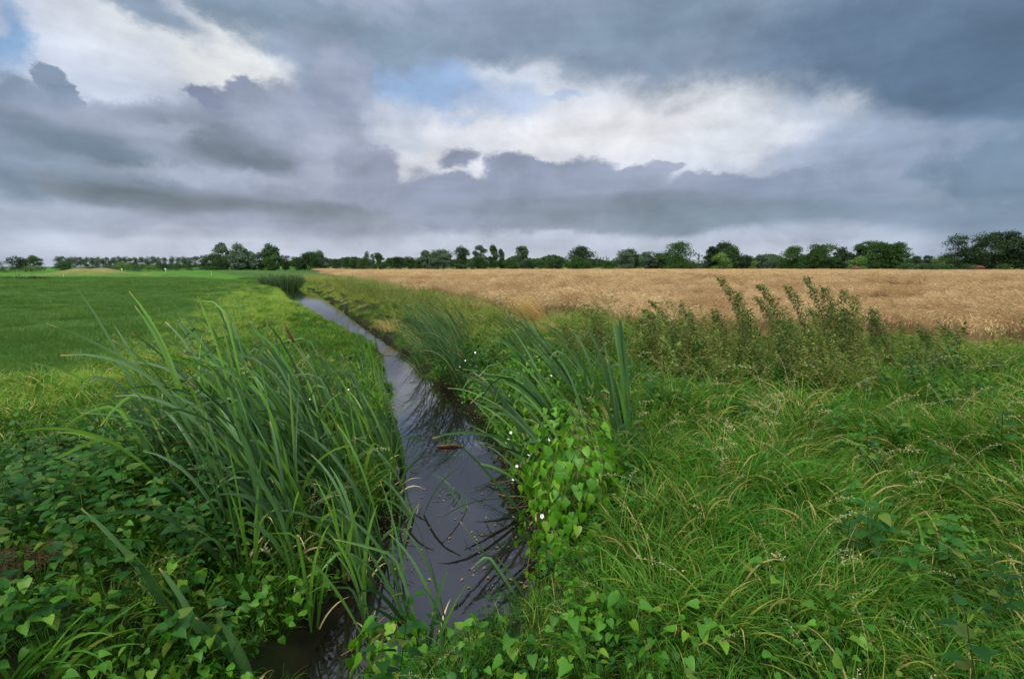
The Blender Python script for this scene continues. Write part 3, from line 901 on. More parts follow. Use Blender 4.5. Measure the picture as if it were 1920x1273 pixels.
def canopy():
    ys = np.concatenate([np.linspace(11, 40, 60), np.geomspace(41, 222, 60)])
    t = np.linspace(0, 1, 120)
    V = []
    for y in ys:
        x0 = np.interp(-y, -WY[::-1], WX[::-1])
        # left limit where the wheat starts at this depth
        xs = np.linspace(-170, 260, 1500)
        ok = xs[(yw(xs) + 1.6 < y)]
        a = ok.min() if len(ok) else 0
        if y < 40: a = a + .8
        X = a + (260 - a) * t ** 1.6
        zz = .46 * np.clip((X - a) / 2.5 + (y > 24), 0, 1) * np.clip((y - yw(X) - 1.6) / 1.5, .0, 1) + .03 * np.sin(X * .9 + y * .4) + .04 * np.sin(X * .23) + 0 * X + ground(X, np.full_like(X, y))
        V.append(np.stack([X, np.full_like(X, y), zz], -1))
    V = np.array(V); ny, nx = V.shape[:2]
    i = np.arange(ny - 1)[:, None] * nx + np.arange(nx - 1)[None]
    F = np.stack([i, i + 1, i + nx + 1, i + nx], -1).reshape(-1, 4)
    m = plain_mat('wheat_understorey', (92, 72, 46), (136, 110, 76), scale=6, bump=1.0)
    o = link('wheat_stalks', mesh_np('wheat_stalks', V.reshape(-1, 3), F, smooth=True, mats=[m]))
    tag(o, 'dense brown stalks under the ears of the wheat field', 'wheat', kind='stuff')
canopy()

# ------------------------------------------------------------------ cattails and reeds
def cattail(x, y, label, group=None, h=1.9, n=7, lean=.35, width=.017, bend=.7, spread=.28, mat=None, z=None, head=False,
            kink=.25, name='cattail_plant', segs=13, azs=.45, cat='cattail', wind=WIND, dead=True):
    if z is None: z = max(float(ground(x, y)), WATER - .12) 
    root = empty(name, (x, y, z)); tag(root, label, cat, group)
    mat = mat or M_CAT
    for i in range(n):
        q = i / max(1, n - 1)
        turned = rng.random() < .12
        L = h * (1 - .42 * q ** 1.3) * U(.9, 1.06) * (.62 if turned else 1)
        b = np.array([[rng.normal(0, .014), rng.normal(0, .014), -.02]])
        side = rng.normal(0, 1)
        ph = np.array([wind + rng.normal(0, azs) + (U(1.6, 2.8) if turned else 0)])
        th0 = np.array([max(.02, lean * .55, lean * U(.55, 1.1) + spread * rng.normal(0, .35) + .1 * q)])
        bd = np.array([bend * U(.3, 1.5) * (1 + .4 * q)])
        kp = np.array([U(.62, .86) if rng.random() < kink else 2.0])
        V, F, D = straps(b, ph, th0, bd, np.array([L]), np.array([width * U(.75, 1.2)]), segs, np.array([rng.choice([-1, 1]) * max(.2, rng.normal(1.15, .5))]),
                         kp, np.array([U(.8, 1.7)]), across=2, prof='cattail', dry=np.array([U(0, .75)]), pw=2.3, fold=.3)
        link('leaf', mesh_np('leaf', V, F, None, D, True, [mat]), root)
    if dead:                                        # brown withered base leaves
        k = 3
        b = rng.normal(0, .02, (k, 3)); b[:, 2] = -.02
        V, F, D = straps(b, U(0, 6.28, k), U(.1, .6, k), U(.8, 2.2, k), U(.25, .6, k) * h / 1.9, np.full(k, width * .7), 7, rng.normal(0, 1, k), dry=np.ones(k))
        link('withered_leaf', mesh_np('withered_leaf', V, F, None, D, False, [M_STRAW]), root)
    if head:
        t = np.linspace(0, 1, 8); L = h * .92; th = lean * .7 + bend * .35 * t ** 2
        d = np.stack([np.sin(th) * math.cos(wind), np.zeros(8), np.cos(th)], -1) * L / 7
        P = np.cumsum(d, 0) - d[0]
        link('stem', mesh_np('stem', *tubes(P[None], np.full((1, 8), .004))[:2], None, tubes(P[None], np.full((1, 8), .004))[2], True, [M_STEM]), root)
        e = P[-1]; dd = d[-1] / np.linalg.norm(d[-1])
        tt = np.array([-.02, 0, .04, .1, .14, .15, .19])[:, None]
        V, F, D = tubes((e + dd * tt)[None], np.array([[.002, .010, .013, .013, .010, .003, .002]]) * .9, sides=8)
        link('seed_head', mesh_np('seed_head', V, F, None, D, True, [M_HEAD]), root)
    return root
M_HEAD = plain_mat('cattail_head', (52, 34, 24), (88, 58, 38), scale=60, bump=.6)

# the big clump on the left edge of the water
k = 0
while k < 96:
    x = rng.normal(-1.78, .44); y = rng.normal(4.1, .75)
    if not (3.25 < y < 6.2) or x > xc(y) - hw(y) + .36 or x < -2.75: continue
    tall = 1.0 if rng.random() < .55 else U(.6, .88)
    za = 'front' if y < 3.7 else ('rear' if y > 4.5 else 'middle')
    zb = 'water side' if x > -1.55 else 'land side'
    cattail(x, y, 'long leaved cattail on the %s, %s part, of the big left clump' % (zb, za), 'cattails of the big clump, %s %s' % (za, zb),
            h=(1.66 if x < -1.5 else 1.42) * tall * U(.84, 1.03), n=int(rng.integers(6, 10)), lean=U(.10, .42), bend=U(.35, 1.35),
            width=.027, mat=M_CAT if rng.random() < .78 else M_CATG, azs=.55, kink=.32)
    k += 1
cattail(-1.55, 4.6, 'cattail carrying a dark brown seed head at the back of the big left clump', h=1.55, n=6, lean=.3, head=True, width=.026)
cattail(-2.05, 3.9, 'tallest cattail on the left side of the big clump, its tips blown far left', h=1.86, n=7, lean=.46, bend=.5, width=.028, kink=.1)
for x, y in ((-1.62, 3.2), (-1.78, 3.1), (-1.5, 3.3), (-1.95, 3.2), (-1.4, 3.12), (-1.7, 2.95)):
    cattail(x, y, 'cattail at the nearest foot of the big left clump, brown at its base', 'nearest cattails of the big clump', h=U(1.2, 1.5), n=7, lean=U(.08, .3), bend=U(.4, 1.0), width=.026, azs=.8)
# short bright shoots in front of the clump, standing in the dark water
for x, y in ((-1.18, 3.35), (-1.0, 3.15), (-1.42, 3.1), (-.86, 3.55), (-1.62, 2.95), (-1.25, 2.95)):
    cattail(x, y, 'short bright green cattail shoot at the front foot of the big left clump', 'young cattail shoots', h=U(.75, 1.15), n=5, lean=.06, bend=.35,
            width=.02, mat=M_CATG, kink=.1, azs=2)
# broad leaves lower left
for (px, py, hh, lb) in ((352, 1215, .98, 'cattail with very broad dark leaves leaning left at the bottom left'),
                         (402, 1235, .72, 'cattail with one upright blunt leaf in the heart shaped leaves at the bottom left'),
                         (470, 1262, .55, 'cattail low at the bottom edge between bindweed leaves, left of the dark water')):
    q = G(px, py, -.3)
    cattail(q[0], q[1], lb, h=hh, n=5, lean=.26, bend=.3, width=.036, mat=M_CAT, kink=.1, azs=.6, z=-.38)
q = G(330, 1020, -.2); cattail(q[0], q[1], 'lone cattail reaching left over the nettles with a yellow green leaf', h=1.0, n=4, lean=.6, bend=.5, width=.026, mat=M_CATG, z=-.35)
# in front of the water at the bottom
for (px, py, hh, ln, lb) in ((800, 1215, 1.15, .42, 'cattail at the near water edge with leaves fanned left across the ditch'),
                             (845, 1225, .95, .12, 'upright narrow cattail at the near water edge, right of the fanned one'),
                             (690, 1195, .8, .2, 'small cattail standing in dark water near the bottom'),
                             (770, 1175, .95, .3, 'cattail behind the fanned one at the near water edge'),
                             (1000, 1160, .75, .62, 'single cattail bending over the water below the bindweed mound')):
    q = G(px, py, -.5)
    cattail(q[0], q[1], lb, h=hh, n=5, lean=ln, bend=.45, width=.021, mat=M_CAT, azs=.35, z=-.52, kink=.2)
# right bank: upright ones and the ones leaning over the water
cattail(*G(1183, 880, -.1), 'upright cattail with a tight fan of tall leaves on the right bank', h=1.46, n=11, lean=.05, bend=.15, width=.042, mat=M_CAT, kink=0, azs=.9, spread=.2)
cattail(*G(1165, 868, -.1), 'cattail beside the upright fan, one leaf arching to the left', h=1.4, n=7, lean=.16, bend=.35, width=.036, mat=M_CAT, kink=.0, azs=.5, spread=.2)
gE = 'cattails leaning over the water from the right bank'
lE = 'cattail on the right bank leaning far left across the water'
for (px, py, hh, ln) in ((1060, 850, 1.75, .72), (1035, 835, 1.6, .8), (1090, 880, 1.5, .6), (1020, 800, 1.45, .75), (1075, 820, 1.7, .55),
                         (1000, 780, 1.3, .8), (1100, 800, 1.4, .5), (985, 755, 1.2, .8), (1110, 840, 1.3, .35),
                         (1045, 790, 1.5, .6), (1125, 800, 1.3, .4), (1010, 740, 1.2, .7), (1060, 760, 1.3, .55), (1020, 850, 1.3, .9)):
    q = G(px, py, -.1)
    cattail(q[0], q[1], lE, gE, h=hh, n=7, lean=ln, bend=.6, width=.032, mat=M_CAT, azs=.5)
q = G(1010, 880, -.1); cattail(q[0], q[1], 'lowest cattail on the right bank, its broad leaf stretched flat over the water', h=1.3, n=3, lean=1.15, bend=.22, width=.034, azs=.12, kink=0)
for (px, py, hh) in ((880, 960, .5), (868, 925, .4)):
    q = G(px, py, WATER)
    cattail(q[0], q[1], 'bent cattail leaves rising from the middle of the water', 'bent leaves in the water', h=hh, n=4, lean=.8, bend=1.0, width=.013, z=WATER - .05, azs=1.0, dead=False)
# fringe along the left edge further up
gF = 'cattails fringing the left water edge'
for i in range(44):
    y = 5.2 + 8 * (i / 44) ** 1.15 + U(-.2, .2)
    x = xc(y) - hw(y) / slopef(y) - U(-.12, .45)
    zf = 'nearest the big clump' if y < 8 else ('halfway up the ditch' if y < 12.5 else 'farthest up the ditch')
    cattail(x, y, 'small cattail of the left water edge fringe, ' + zf, gF + ', ' + zf, h=U(.65, 1.05) * (1 if y < 8.5 else .62), n=5, lean=U(.05, .35), bend=U(.3, .9), width=.016, mat=M_CATG if rng.random() < .5 else M_CAT, azs=1.0, kink=.2, segs=9, dead=False)
# dark wind swept reeds on the right edge
gG = 'dark wind swept reeds on the right water edge'
lG = 'thin dark reed blown to the left in the dense clump on the right water edge'
for i in range(64):
    q = G(U(785, 890), U(625, 735), -.35)
    cattail(q[0] + .1, q[1], lG, gG, h=U(1.3, 1.75), n=7, lean=U(.25, .6), bend=U(.6, 1.2), width=.013, mat=M_REED, azs=.3, name='reed_plant', cat='reed', segs=9, dead=False, z=-.35, kink=.05)
gH = 'reeds bending left behind the bindweed'
for i in range(9):
    q = G(U(985, 1030), U(670, 715), -.05)
    cattail(q[0], q[1], 'dark narrow leaved reed bending left in the group before the dry yellow tuft', gH, h=U(1.15, 1.4), n=5, lean=U(.35, .55), bend=U(.5, .9), width=.014, mat=M_REED, azs=.25,
            name='reed_plant', cat='reed', segs=9, dead=False)

# ------------------------------------------------------------------ bindweed vines with white flowers
def petal_mat():
    m = bpy.data.materials.new('white_petal'); m.use_nodes = True
    N = NT(m.node_tree); pr = m.node_tree.nodes['Principled BSDF']
    tc = N.n('ShaderNodeTexCoord'); nz = N.noise(tc.outputs['Object'], 40, 3)
    N.l(N.mix(nz, lin((226, 228, 232)), lin((244, 244, 246))), pr.inputs['Base Color']); pr.inputs['Roughness'].default_value = .6
    return m
M_PETAL = petal_mat()
def flower_mesh(r):
    """funnel of five fused petals"""
    k = 20; V = []; F = []
    for j, (rr, zz) in enumerate(((.10, 0), (.22, .5), (.5, .85), (.88, 1.0), (1.02, .93))):
        for i in range(k):
            a = 2 * math.pi * i / k; w = 1 + (.07 if j > 2 else 0) * math.cos(5 * a)
            V.append((rr * w * r * math.cos(a), rr * w * r * math.sin(a), zz * r))
    for j in range(4):
        for i in range(k):
            F.append([j * k + i, j * k + (i + 1) % k, (j + 1) * k + (i + 1) % k, (j + 1) * k + i])
    return mesh_np('flower', V, F, smooth=True, mats=[M_PETAL])
FLW = flower_mesh(.014)
def flower(root, p, d=None, s=1.0):
    o = link('flower', FLW, root, p)
    o.rotation_euler = (U(.6, 1.4), U(-.4, .4), U(-.5, .5)) if d is None else d
    o.scale = (s, s, s)
    return o
def vine(x, y, rx, ry, h, n, label, size=(.06, .10), mat=None, flowers=(), z=None, droop=(-1.35, -.5), group=None, low=0.0):
    z = float(ground(x, y)) if z is None else z
    root = empty('bindweed_vine', (x, y, z)); tag(root, label, 'bindweed', group)
    # leaves over a lumpy mound, hanging like shingles on its sides
    a = U(0, 2 * np.pi, n); u = U(0, 1, n) ** .8
    lump = 1 + .16 * np.sin(3 * a + x) + .1 * np.sin(7 * a + 5 * u) + rng.normal(0, .07, n)
    zz = h * (low + (1 - low) * u); rr = (1 - (u ** 2.6)) ** .5 * lump + .05
    pos = np.stack([rx * rr * np.cos(a), ry * rr * np.sin(a), zz * lump], -1)
    pit = droop[0] * (1 - u ** 3) + droop[1] * u ** 3 + rng.normal(0, .3, n)
    M = Mix()
    M.add(leaves(pos, a + rng.normal(0, .55, n), pit, rng.normal(0, .35, n), U(*size, n), 'heart'), 0)
    link('foliage', M.mesh('foliage', [mat or M_HEART]), root)
    m = 16; a = U(0, 6.28, m); t = np.linspace(0, 1, 9)[None]
    P = np.stack([rx * np.cos(a)[:, None] * (1.05 - t ** 2) + .03 * np.sin(9 * t + a[:, None]), ry * np.sin(a)[:, None] * (1.05 - t ** 2) + .03 * np.cos(7 * t + a[:, None]), h * t * U(.8, 1.25, m)[:, None]], -1)
    V, F, D = tubes(P, np.full((m, 9), .0022))
    link('stem', mesh_np('stem', V, F, None, D, True, [M_STEM]), root)
    for f in flowers:
        flower(root, f)
    return root
q = G(1085, 1085, -.45)
def fl(rx, ry, h, lst):
    return [(-rx * c * 1.08, -ry * s * 1.12, h * u) for c, s, u in lst]
vine(.46, 3.45, .33, .40, 1.0, 760, 'tall mound of bright heart shaped bindweed leaves on the right water edge', mat=M_HEART, z=-.55, size=(.045, .08),
     flowers=fl(.33, .40, 1.0, [(.75, .6, .62), (.5, .85, .12)]))
vine(.52, 5.3, .55, .75, .75, 620, 'bindweed mass with several open white flowers behind the bright mound, right bank', size=(.045, .08), mat=M_HEART, z=-.5,
     flowers=fl(.55, .75, .75, [(.95, .2, .55), (.8, .6, .35), (.9, .45, .75), (.6, .8, .6), (.98, -.1, .4), (.3, .95, .85), (.85, .5, .12)]))
vine(-.38, 9.6, .6, .8, .85, 520, 'dark leafy bindweed mass hanging below the wind swept reeds', size=(.045, .075), mat=M_NETTLE, z=-.55,
     flowers=fl(.6, .8, .85, [(.7, .7, .7), (.4, .9, .9), (.9, .4, .5), (.2, .98, .4)]))
vine(.35, 7.2, .5, .6, .7, 420, 'light green bindweed patch on the slope right of the water, one large flower on top', size=(.045, .08), mat=M_HEART, z=-.35,
     flowers=fl(.5, .6, .7, [(-.3, .9, .9), (.6, .8, .8), (.8, .5, .3)]))
vine(-.66, 2.5, .18, .14, .24, 110, 'small clump of bright bindweed leaves at the bottom edge of the water', size=(.055, .085), z=-.45)
vine(-1.95, 2.62, .30, .24, .40, 160, 'bindweed climbing at the foot of the big cattail clump, bottom left', size=(.045, .08), z=-.4)
vine(-2.0, 5.6, .5, .8, .6, 260, 'bindweed twined through the rear left of the cattail clump with white flowers', size=(.04, .07), z=-.3,
     flowers=[(.3, -.6, .6), (.2, -.1, .65), (.0, -.7, .7), (-.4, -.5, .7)])

# ------------------------------------------------------------------ floating wood, rush, twigs
M_WOOD = plain_mat('wet_wood', (70, 46, 30), (140, 98, 66), scale=30, stretch=(1, 6, 6), bump=.8)
q = G(842, 838, WATER)
def driftwood():
    root = empty('driftwood', (q[0], q[1], WATER)); tag(root, 'brown broken piece of wood floating in the middle of the ditch', 'driftwood')
    t = np.linspace(-1, 1, 12)
    P = np.stack([t * .17, .015 * np.sin(4 * t), .012 + .012 * np.cos(2 * t)], -1)
    r = .018 * (1 - .75 * np.abs(t) ** 3) * (1 + .25 * np.sin(9 * t))
    V, F, D = tubes(P[None], r[None], sides=9)
    link('log', mesh_np('log', V, F, None, D, True, [M_WOOD]), root)
    for i in range(3):
        t = np.linspace(0, 1, 6); s = U(-.1, .1)
        P = np.stack([s + .14 * t, U(-.06, .06) * t, .02 + .02 * t], -1)
        V, F, D = tubes(P[None], np.linspace(.006, .001, 6)[None], sides=5)
        link('splinter', mesh_np('splinter', V, F, None, D, True, [M_WOOD]), root)
driftwood()
n = 26
V, F, D = straps(np.stack([rng.normal(0, .03, n), rng.normal(0, .02, n), np.full(n, -.03)], -1), U(0, 6.28, n), U(.05, .75, n), U(.1, 1.0, n), U(.14, .34, n), U(.004, .007, n), 7, rng.normal(0, .5, n))
o = link('rush_tuft', mesh_np('rush_tuft', V, F, None, D, False, [M_CATG]), None, (q[0] - .05, q[1] + .02, WATER)); tag(o, 'small tuft of green rush growing beside the floating wood', 'rush')
def dead_stem(px, py, L, yaw, label, r=.006):
    c = G(px, py, WATER); t = np.linspace(-.5, .5, 9)
    P = np.stack([L * t, .02 * np.sin(5 * t), .012 + .05 * (t + .5) ** 2], -1)
    V, F, D = tubes(P[None], (r * (1.1 - np.abs(t)))[None], sides=6)
    o = link('dead_stem', mesh_np('dead_stem', V, F, None, D, True, [M_DEAD]), None, (c[0], c[1], WATER)); o.rotation_euler = (0, 0, yaw)
    tag(o, label, 'dead stem')
M_DEAD = plain_mat('dead_stem', (96, 66, 42), (150, 112, 74), scale=30)
dead_stem(962, 935, .34, -.6, 'orange brown dead stem lying on the water by the bindweed mound')
dead_stem(975, 955, .26, -.35, 'thin reddish dead stem just below the orange one, by the mound', r=.004)
dead_stem(955, 905, .42, .12, 'pale curved dead reed lying flat across the dark water', r=.004)
dead_stem(690, 1195, .4, .9, 'pale dead reed in the dark water at the bottom', r=.004)

def debris():
    n = 1500
    y = 3.4 + 12 * U(0, 1, n) ** 1.6; sd = rng.choice([-1, 1], n, p=[.5, .5])
    off = np.abs(rng.normal(0, .10, n)); far_ = rng.random(n) < .22
    off = np.where(far_, U(0, .7, n), off)
    x = xc(y) + sd * (hw(y) - off - .02) / slopef(y)
    V, F, D = leaves(np.stack([x, y, np.full(n, WATER + .006)], -1), U(0, 6.28, n), rng.normal(0, .03, n), rng.normal(0, .05, n), U(.006, .028, n), 'oval', dry=(rng.random(n) < .6).astype(float))
    V[:, 2] = np.maximum(V[:, 2], WATER + .002)
    o = link('floating_debris', mesh_np('floating_debris', V, F, None, D, False, [M_OLDLEAF])); tag(o, 'small dead leaves and green flecks floating along the water edges', 'debris', kind='stuff')
M_OLDLEAF = leaf_mat('old_leaf', (70, 84, 40), (110, 120, 60), tip=(120, 96, 62), transl=.1, rough=.7)
debris()

# ------------------------------------------------------------------ dry tufts and bare patches
def drytuft(px, py, z, n, h, label, lean, mat=M_STRAW, rad=.25):
    c = G(px, py, z); g = float(ground(*c))
    r = rad * np.sqrt(U(0, 1, n)); a = U(0, 6.28, n)
    V, F, D = straps(np.stack([r * np.cos(a), r * np.sin(a), np.zeros(n)], -1), WIND + rng.normal(0, .45, n), np.abs(rng.normal(lean, .18, n)), U(.2, .9, n), h * U(.6, 1.1, n), U(.004, .009, n), 7, rng.normal(0, .9, n))
    o = link('dry_grass_tuft', mesh_np('dry_grass_tuft', V, F, None, D, False, [mat]), None, (c[0], c[1], g)); tag(o, label, 'dry grass')
M_ORANGE = leaf_mat('orange_straw', (146, 114, 60), (200, 170, 108), transl=.2, rough=.8)
drytuft(1010, 612, 0, 480, 1.15, 'tall orange yellow dry grass tuft swept left at the front of the wheat', .62, M_ORANGE, .4)
drytuft(1040, 640, 0, 120, .6, 'low pale dry grass tuft right below the tall orange one', .7, M_STRAW, .3)
drytuft(735, 612, -.2, 120, .6, 'rusty dry grass hanging over the far right water edge', .5, M_ORANGE, .45)
drytuft(900, 590, 0, 220, .7, 'pale straw tuft between the dark reeds and the wheat', .7, M_STRAW, .5)
def straw_patch(px, py, rx, ry, n, label):
    c = G(px, py, 0); g = float(ground(*c))
    a = U(0, 6.28, n); r = np.sqrt(U(0, 1, n)); m = 6; t = np.linspace(-.5, .5, m)
    x0 = rx * r * np.cos(a); y0 = ry * r * np.sin(a); z0 = -.02 + .05 * (1 - r ** 2) * U(.3, 1, n)
    th = U(0, 3.14, n); L = U(.06, .2, n)
    P = np.stack([x0[:, None] + (L * np.cos(th))[:, None] * t, y0[:, None] + (L * np.sin(th))[:, None] * t, z0[:, None] + rng.normal(0, .12, n)[:, None] * t * L[:, None] + .02 * np.cos(3 * t)], -1)
    V, F, D = tubes(P, np.full((n, m), .0018))
    o = link('straw_patch', mesh_np('straw_patch', V, F, None, D, False, [M_OLDSTRAW]), None, (c[0], c[1], g + .03)); tag(o, label, 'dead grass')
M_OLDSTRAW = leaf_mat('old_straw', (84, 68, 44), (148, 126, 88), transl=.1, rough=.9, warm=(160, 130, 90))
straw_patch(28, 1115, .15, .2, 700, 'brown patch of matted dead stems at the left edge of the picture')
straw_patch(1255, 1225, .07, .09, 200, 'small brown nest of dead grass low on the right bank')

# ------------------------------------------------------------------ mugwort stems standing against the wheat
def mugwort(x, y, h, lean, label, group=None, dark=0, width=.075):
    g = float(ground(x, y)); root = empty('mugwort_plant', (x, y, g)); tag(root, label, 'mugwort', group)
    t = np.linspace(0, 1, 14); th = lean * .25 + lean * t ** 1.5
    d = np.stack([-np.sin(th), .1 * np.sin(3 * t), np.cos(th)], -1) * h / 13
    P = np.cumsum(d, 0) - d[0]
    V, F, D = tubes(P[None], np.linspace(.006, .0015, 14)[None], sides=5)
    link('stem', mesh_np('stem', V, F, None, D, True, [M_STEM]), root)
    n = int(680 * h)
    k = U(.12, 1, n) ** .8; q = np.stack([np.interp(k, t, P[:, j]) for j in range(3)], -1)
    rad = width * (.35 + .8 * np.sin(np.pi * np.clip(1.06 - k, 0, 1) ** .8)) * U(0.1, 1, n)
    a = U(0, 6.28, n)
    q = q + np.stack([rad * np.cos(a), rad * np.sin(a), rad * .5 + rng.normal(0, .01, n)], -1)
    V, F, D = leaves(q, a + rng.normal(0, .6, n), U(-.9, .8, n), U(-1, 1, n), U(.02, .055, n), 'lance', rnd=rng.random(n), aspect=1.25)
    link('foliage', mesh_np('foliage', V, F, None, D, False, [M_MUG]), root)
    return root
MW = [ # px top, py top, depth, lean, label
    (1372, 538, 7.9, .55, 'leftmost tall mugwort in front of the wheat, its dark tip hooked left'),
    (1392, 560, 7.6, .12, 'upright mugwort with brownish seed spikes beside the leftmost tall one'),
    (1448, 545, 7.8, .62, 'mugwort spike blown strongly left, second group from the left'),
    (1440, 572, 7.5, .55, 'thin short mugwort spike under the blown one'),
    (1497, 548, 7.9, .50, 'mugwort spike left of the tall dark middle one'),
    (1533, 533, 8.0, .45, 'tallest dark green mugwort in the middle of the row against the wheat'),
    (1560, 552, 7.8, .25, 'mugwort just right of the tallest dark one'),
    (1590, 552, 7.8, .05, 'straight upright dark mugwort in the right part of the row'),
    (1612, 565, 7.6, .08, 'slender mugwort right of the straight one'),
    (1645, 580, 8.2, .12, 'rightmost short mugwort standing alone against the wheat'),
    (1482, 600, 6.9, .05, 'mugwort in the second row, below the middle of the group'),
    (1300, 600, 8.0, .5, 'low mugwort clump tip left of the tall stems'),
    (1235, 572, 9.4, .7, 'mugwort leaning far left, dark tips over the wheat, leftmost group'),
    (1222, 590, 9.0, .75, 'second mugwort leaning far left just below the first'),
    (1412, 590, 7.2, .3, 'bushy mugwort behind the brown seed spikes'),
]
for (px, py, Y, ln, lb) in MW:
    p = AT(px, py, Y); h = p[2] * (1 + ln * .28); off = h * math.sin(ln * .8) * .62
    mugwort(p[0] + off, Y, h, ln, lb)
gM = 'brown green mugworts in the thicket below the wheat'
for i in range(26):
    x = U(.9, 6.2); y = U(6.4, 9.8)
    mugwort(x, y, U(.6, 1.05), U(.0, .6), 'brown green mugwort in the weedy thicket below the row of tall spikes', gM)

# ------------------------------------------------------------------ far reed bed and water edge bushes
def reed_bed():
    c = G(535, 541, WATER); n = 2600
    a = U(0, 6.28, n); r = np.sqrt(U(0, 1, n))
    b = np.stack([r * np.cos(a) * 2.0, r * np.sin(a) * 3.0, np.zeros(n)], -1)
    V, F, D = straps(b, WIND + rng.normal(0, 1.0, n), U(.05, .5, n), U(.3, 1.2, n), U(1.1, 1.9, n), U(.03, .055, n), 5, rng.normal(0, .8, n))
    o = link('reed_bed', mesh_np('reed_bed', V, F, None, D, False, [M_REED]), None, (c[0], c[1], WATER)); tag(o, 'dark green reed thicket closing the far end of the visible water', 'reeds', kind='stuff')
reed_bed()

# ------------------------------------------------------------------ trees
def crown_mat(name, a, b, transl=.2):
    return leaf_mat(name, a, b, tip=b, patch=None, transl=transl, rough=.6, inst=.0, warm=b, warmamt=0, spec=.2)
C_DARK = crown_mat('crown_dark', (26, 44, 24), (46, 68, 34))
C_MID = crown_mat('crown_mid', (36, 60, 28), (60, 88, 40))
C_LIGHT = crown_mat('crown_light', (62, 92, 40), (96, 124, 56))
C_GREY = crown_mat('crown_grey', (56, 78, 58), (88, 108, 84))
C_OAK = crown_mat('crown_oak', (34, 62, 24), (58, 90, 34))
M_BARK = plain_mat('bark', (58, 50, 42), (104, 94, 82), scale=8, bump=.8)

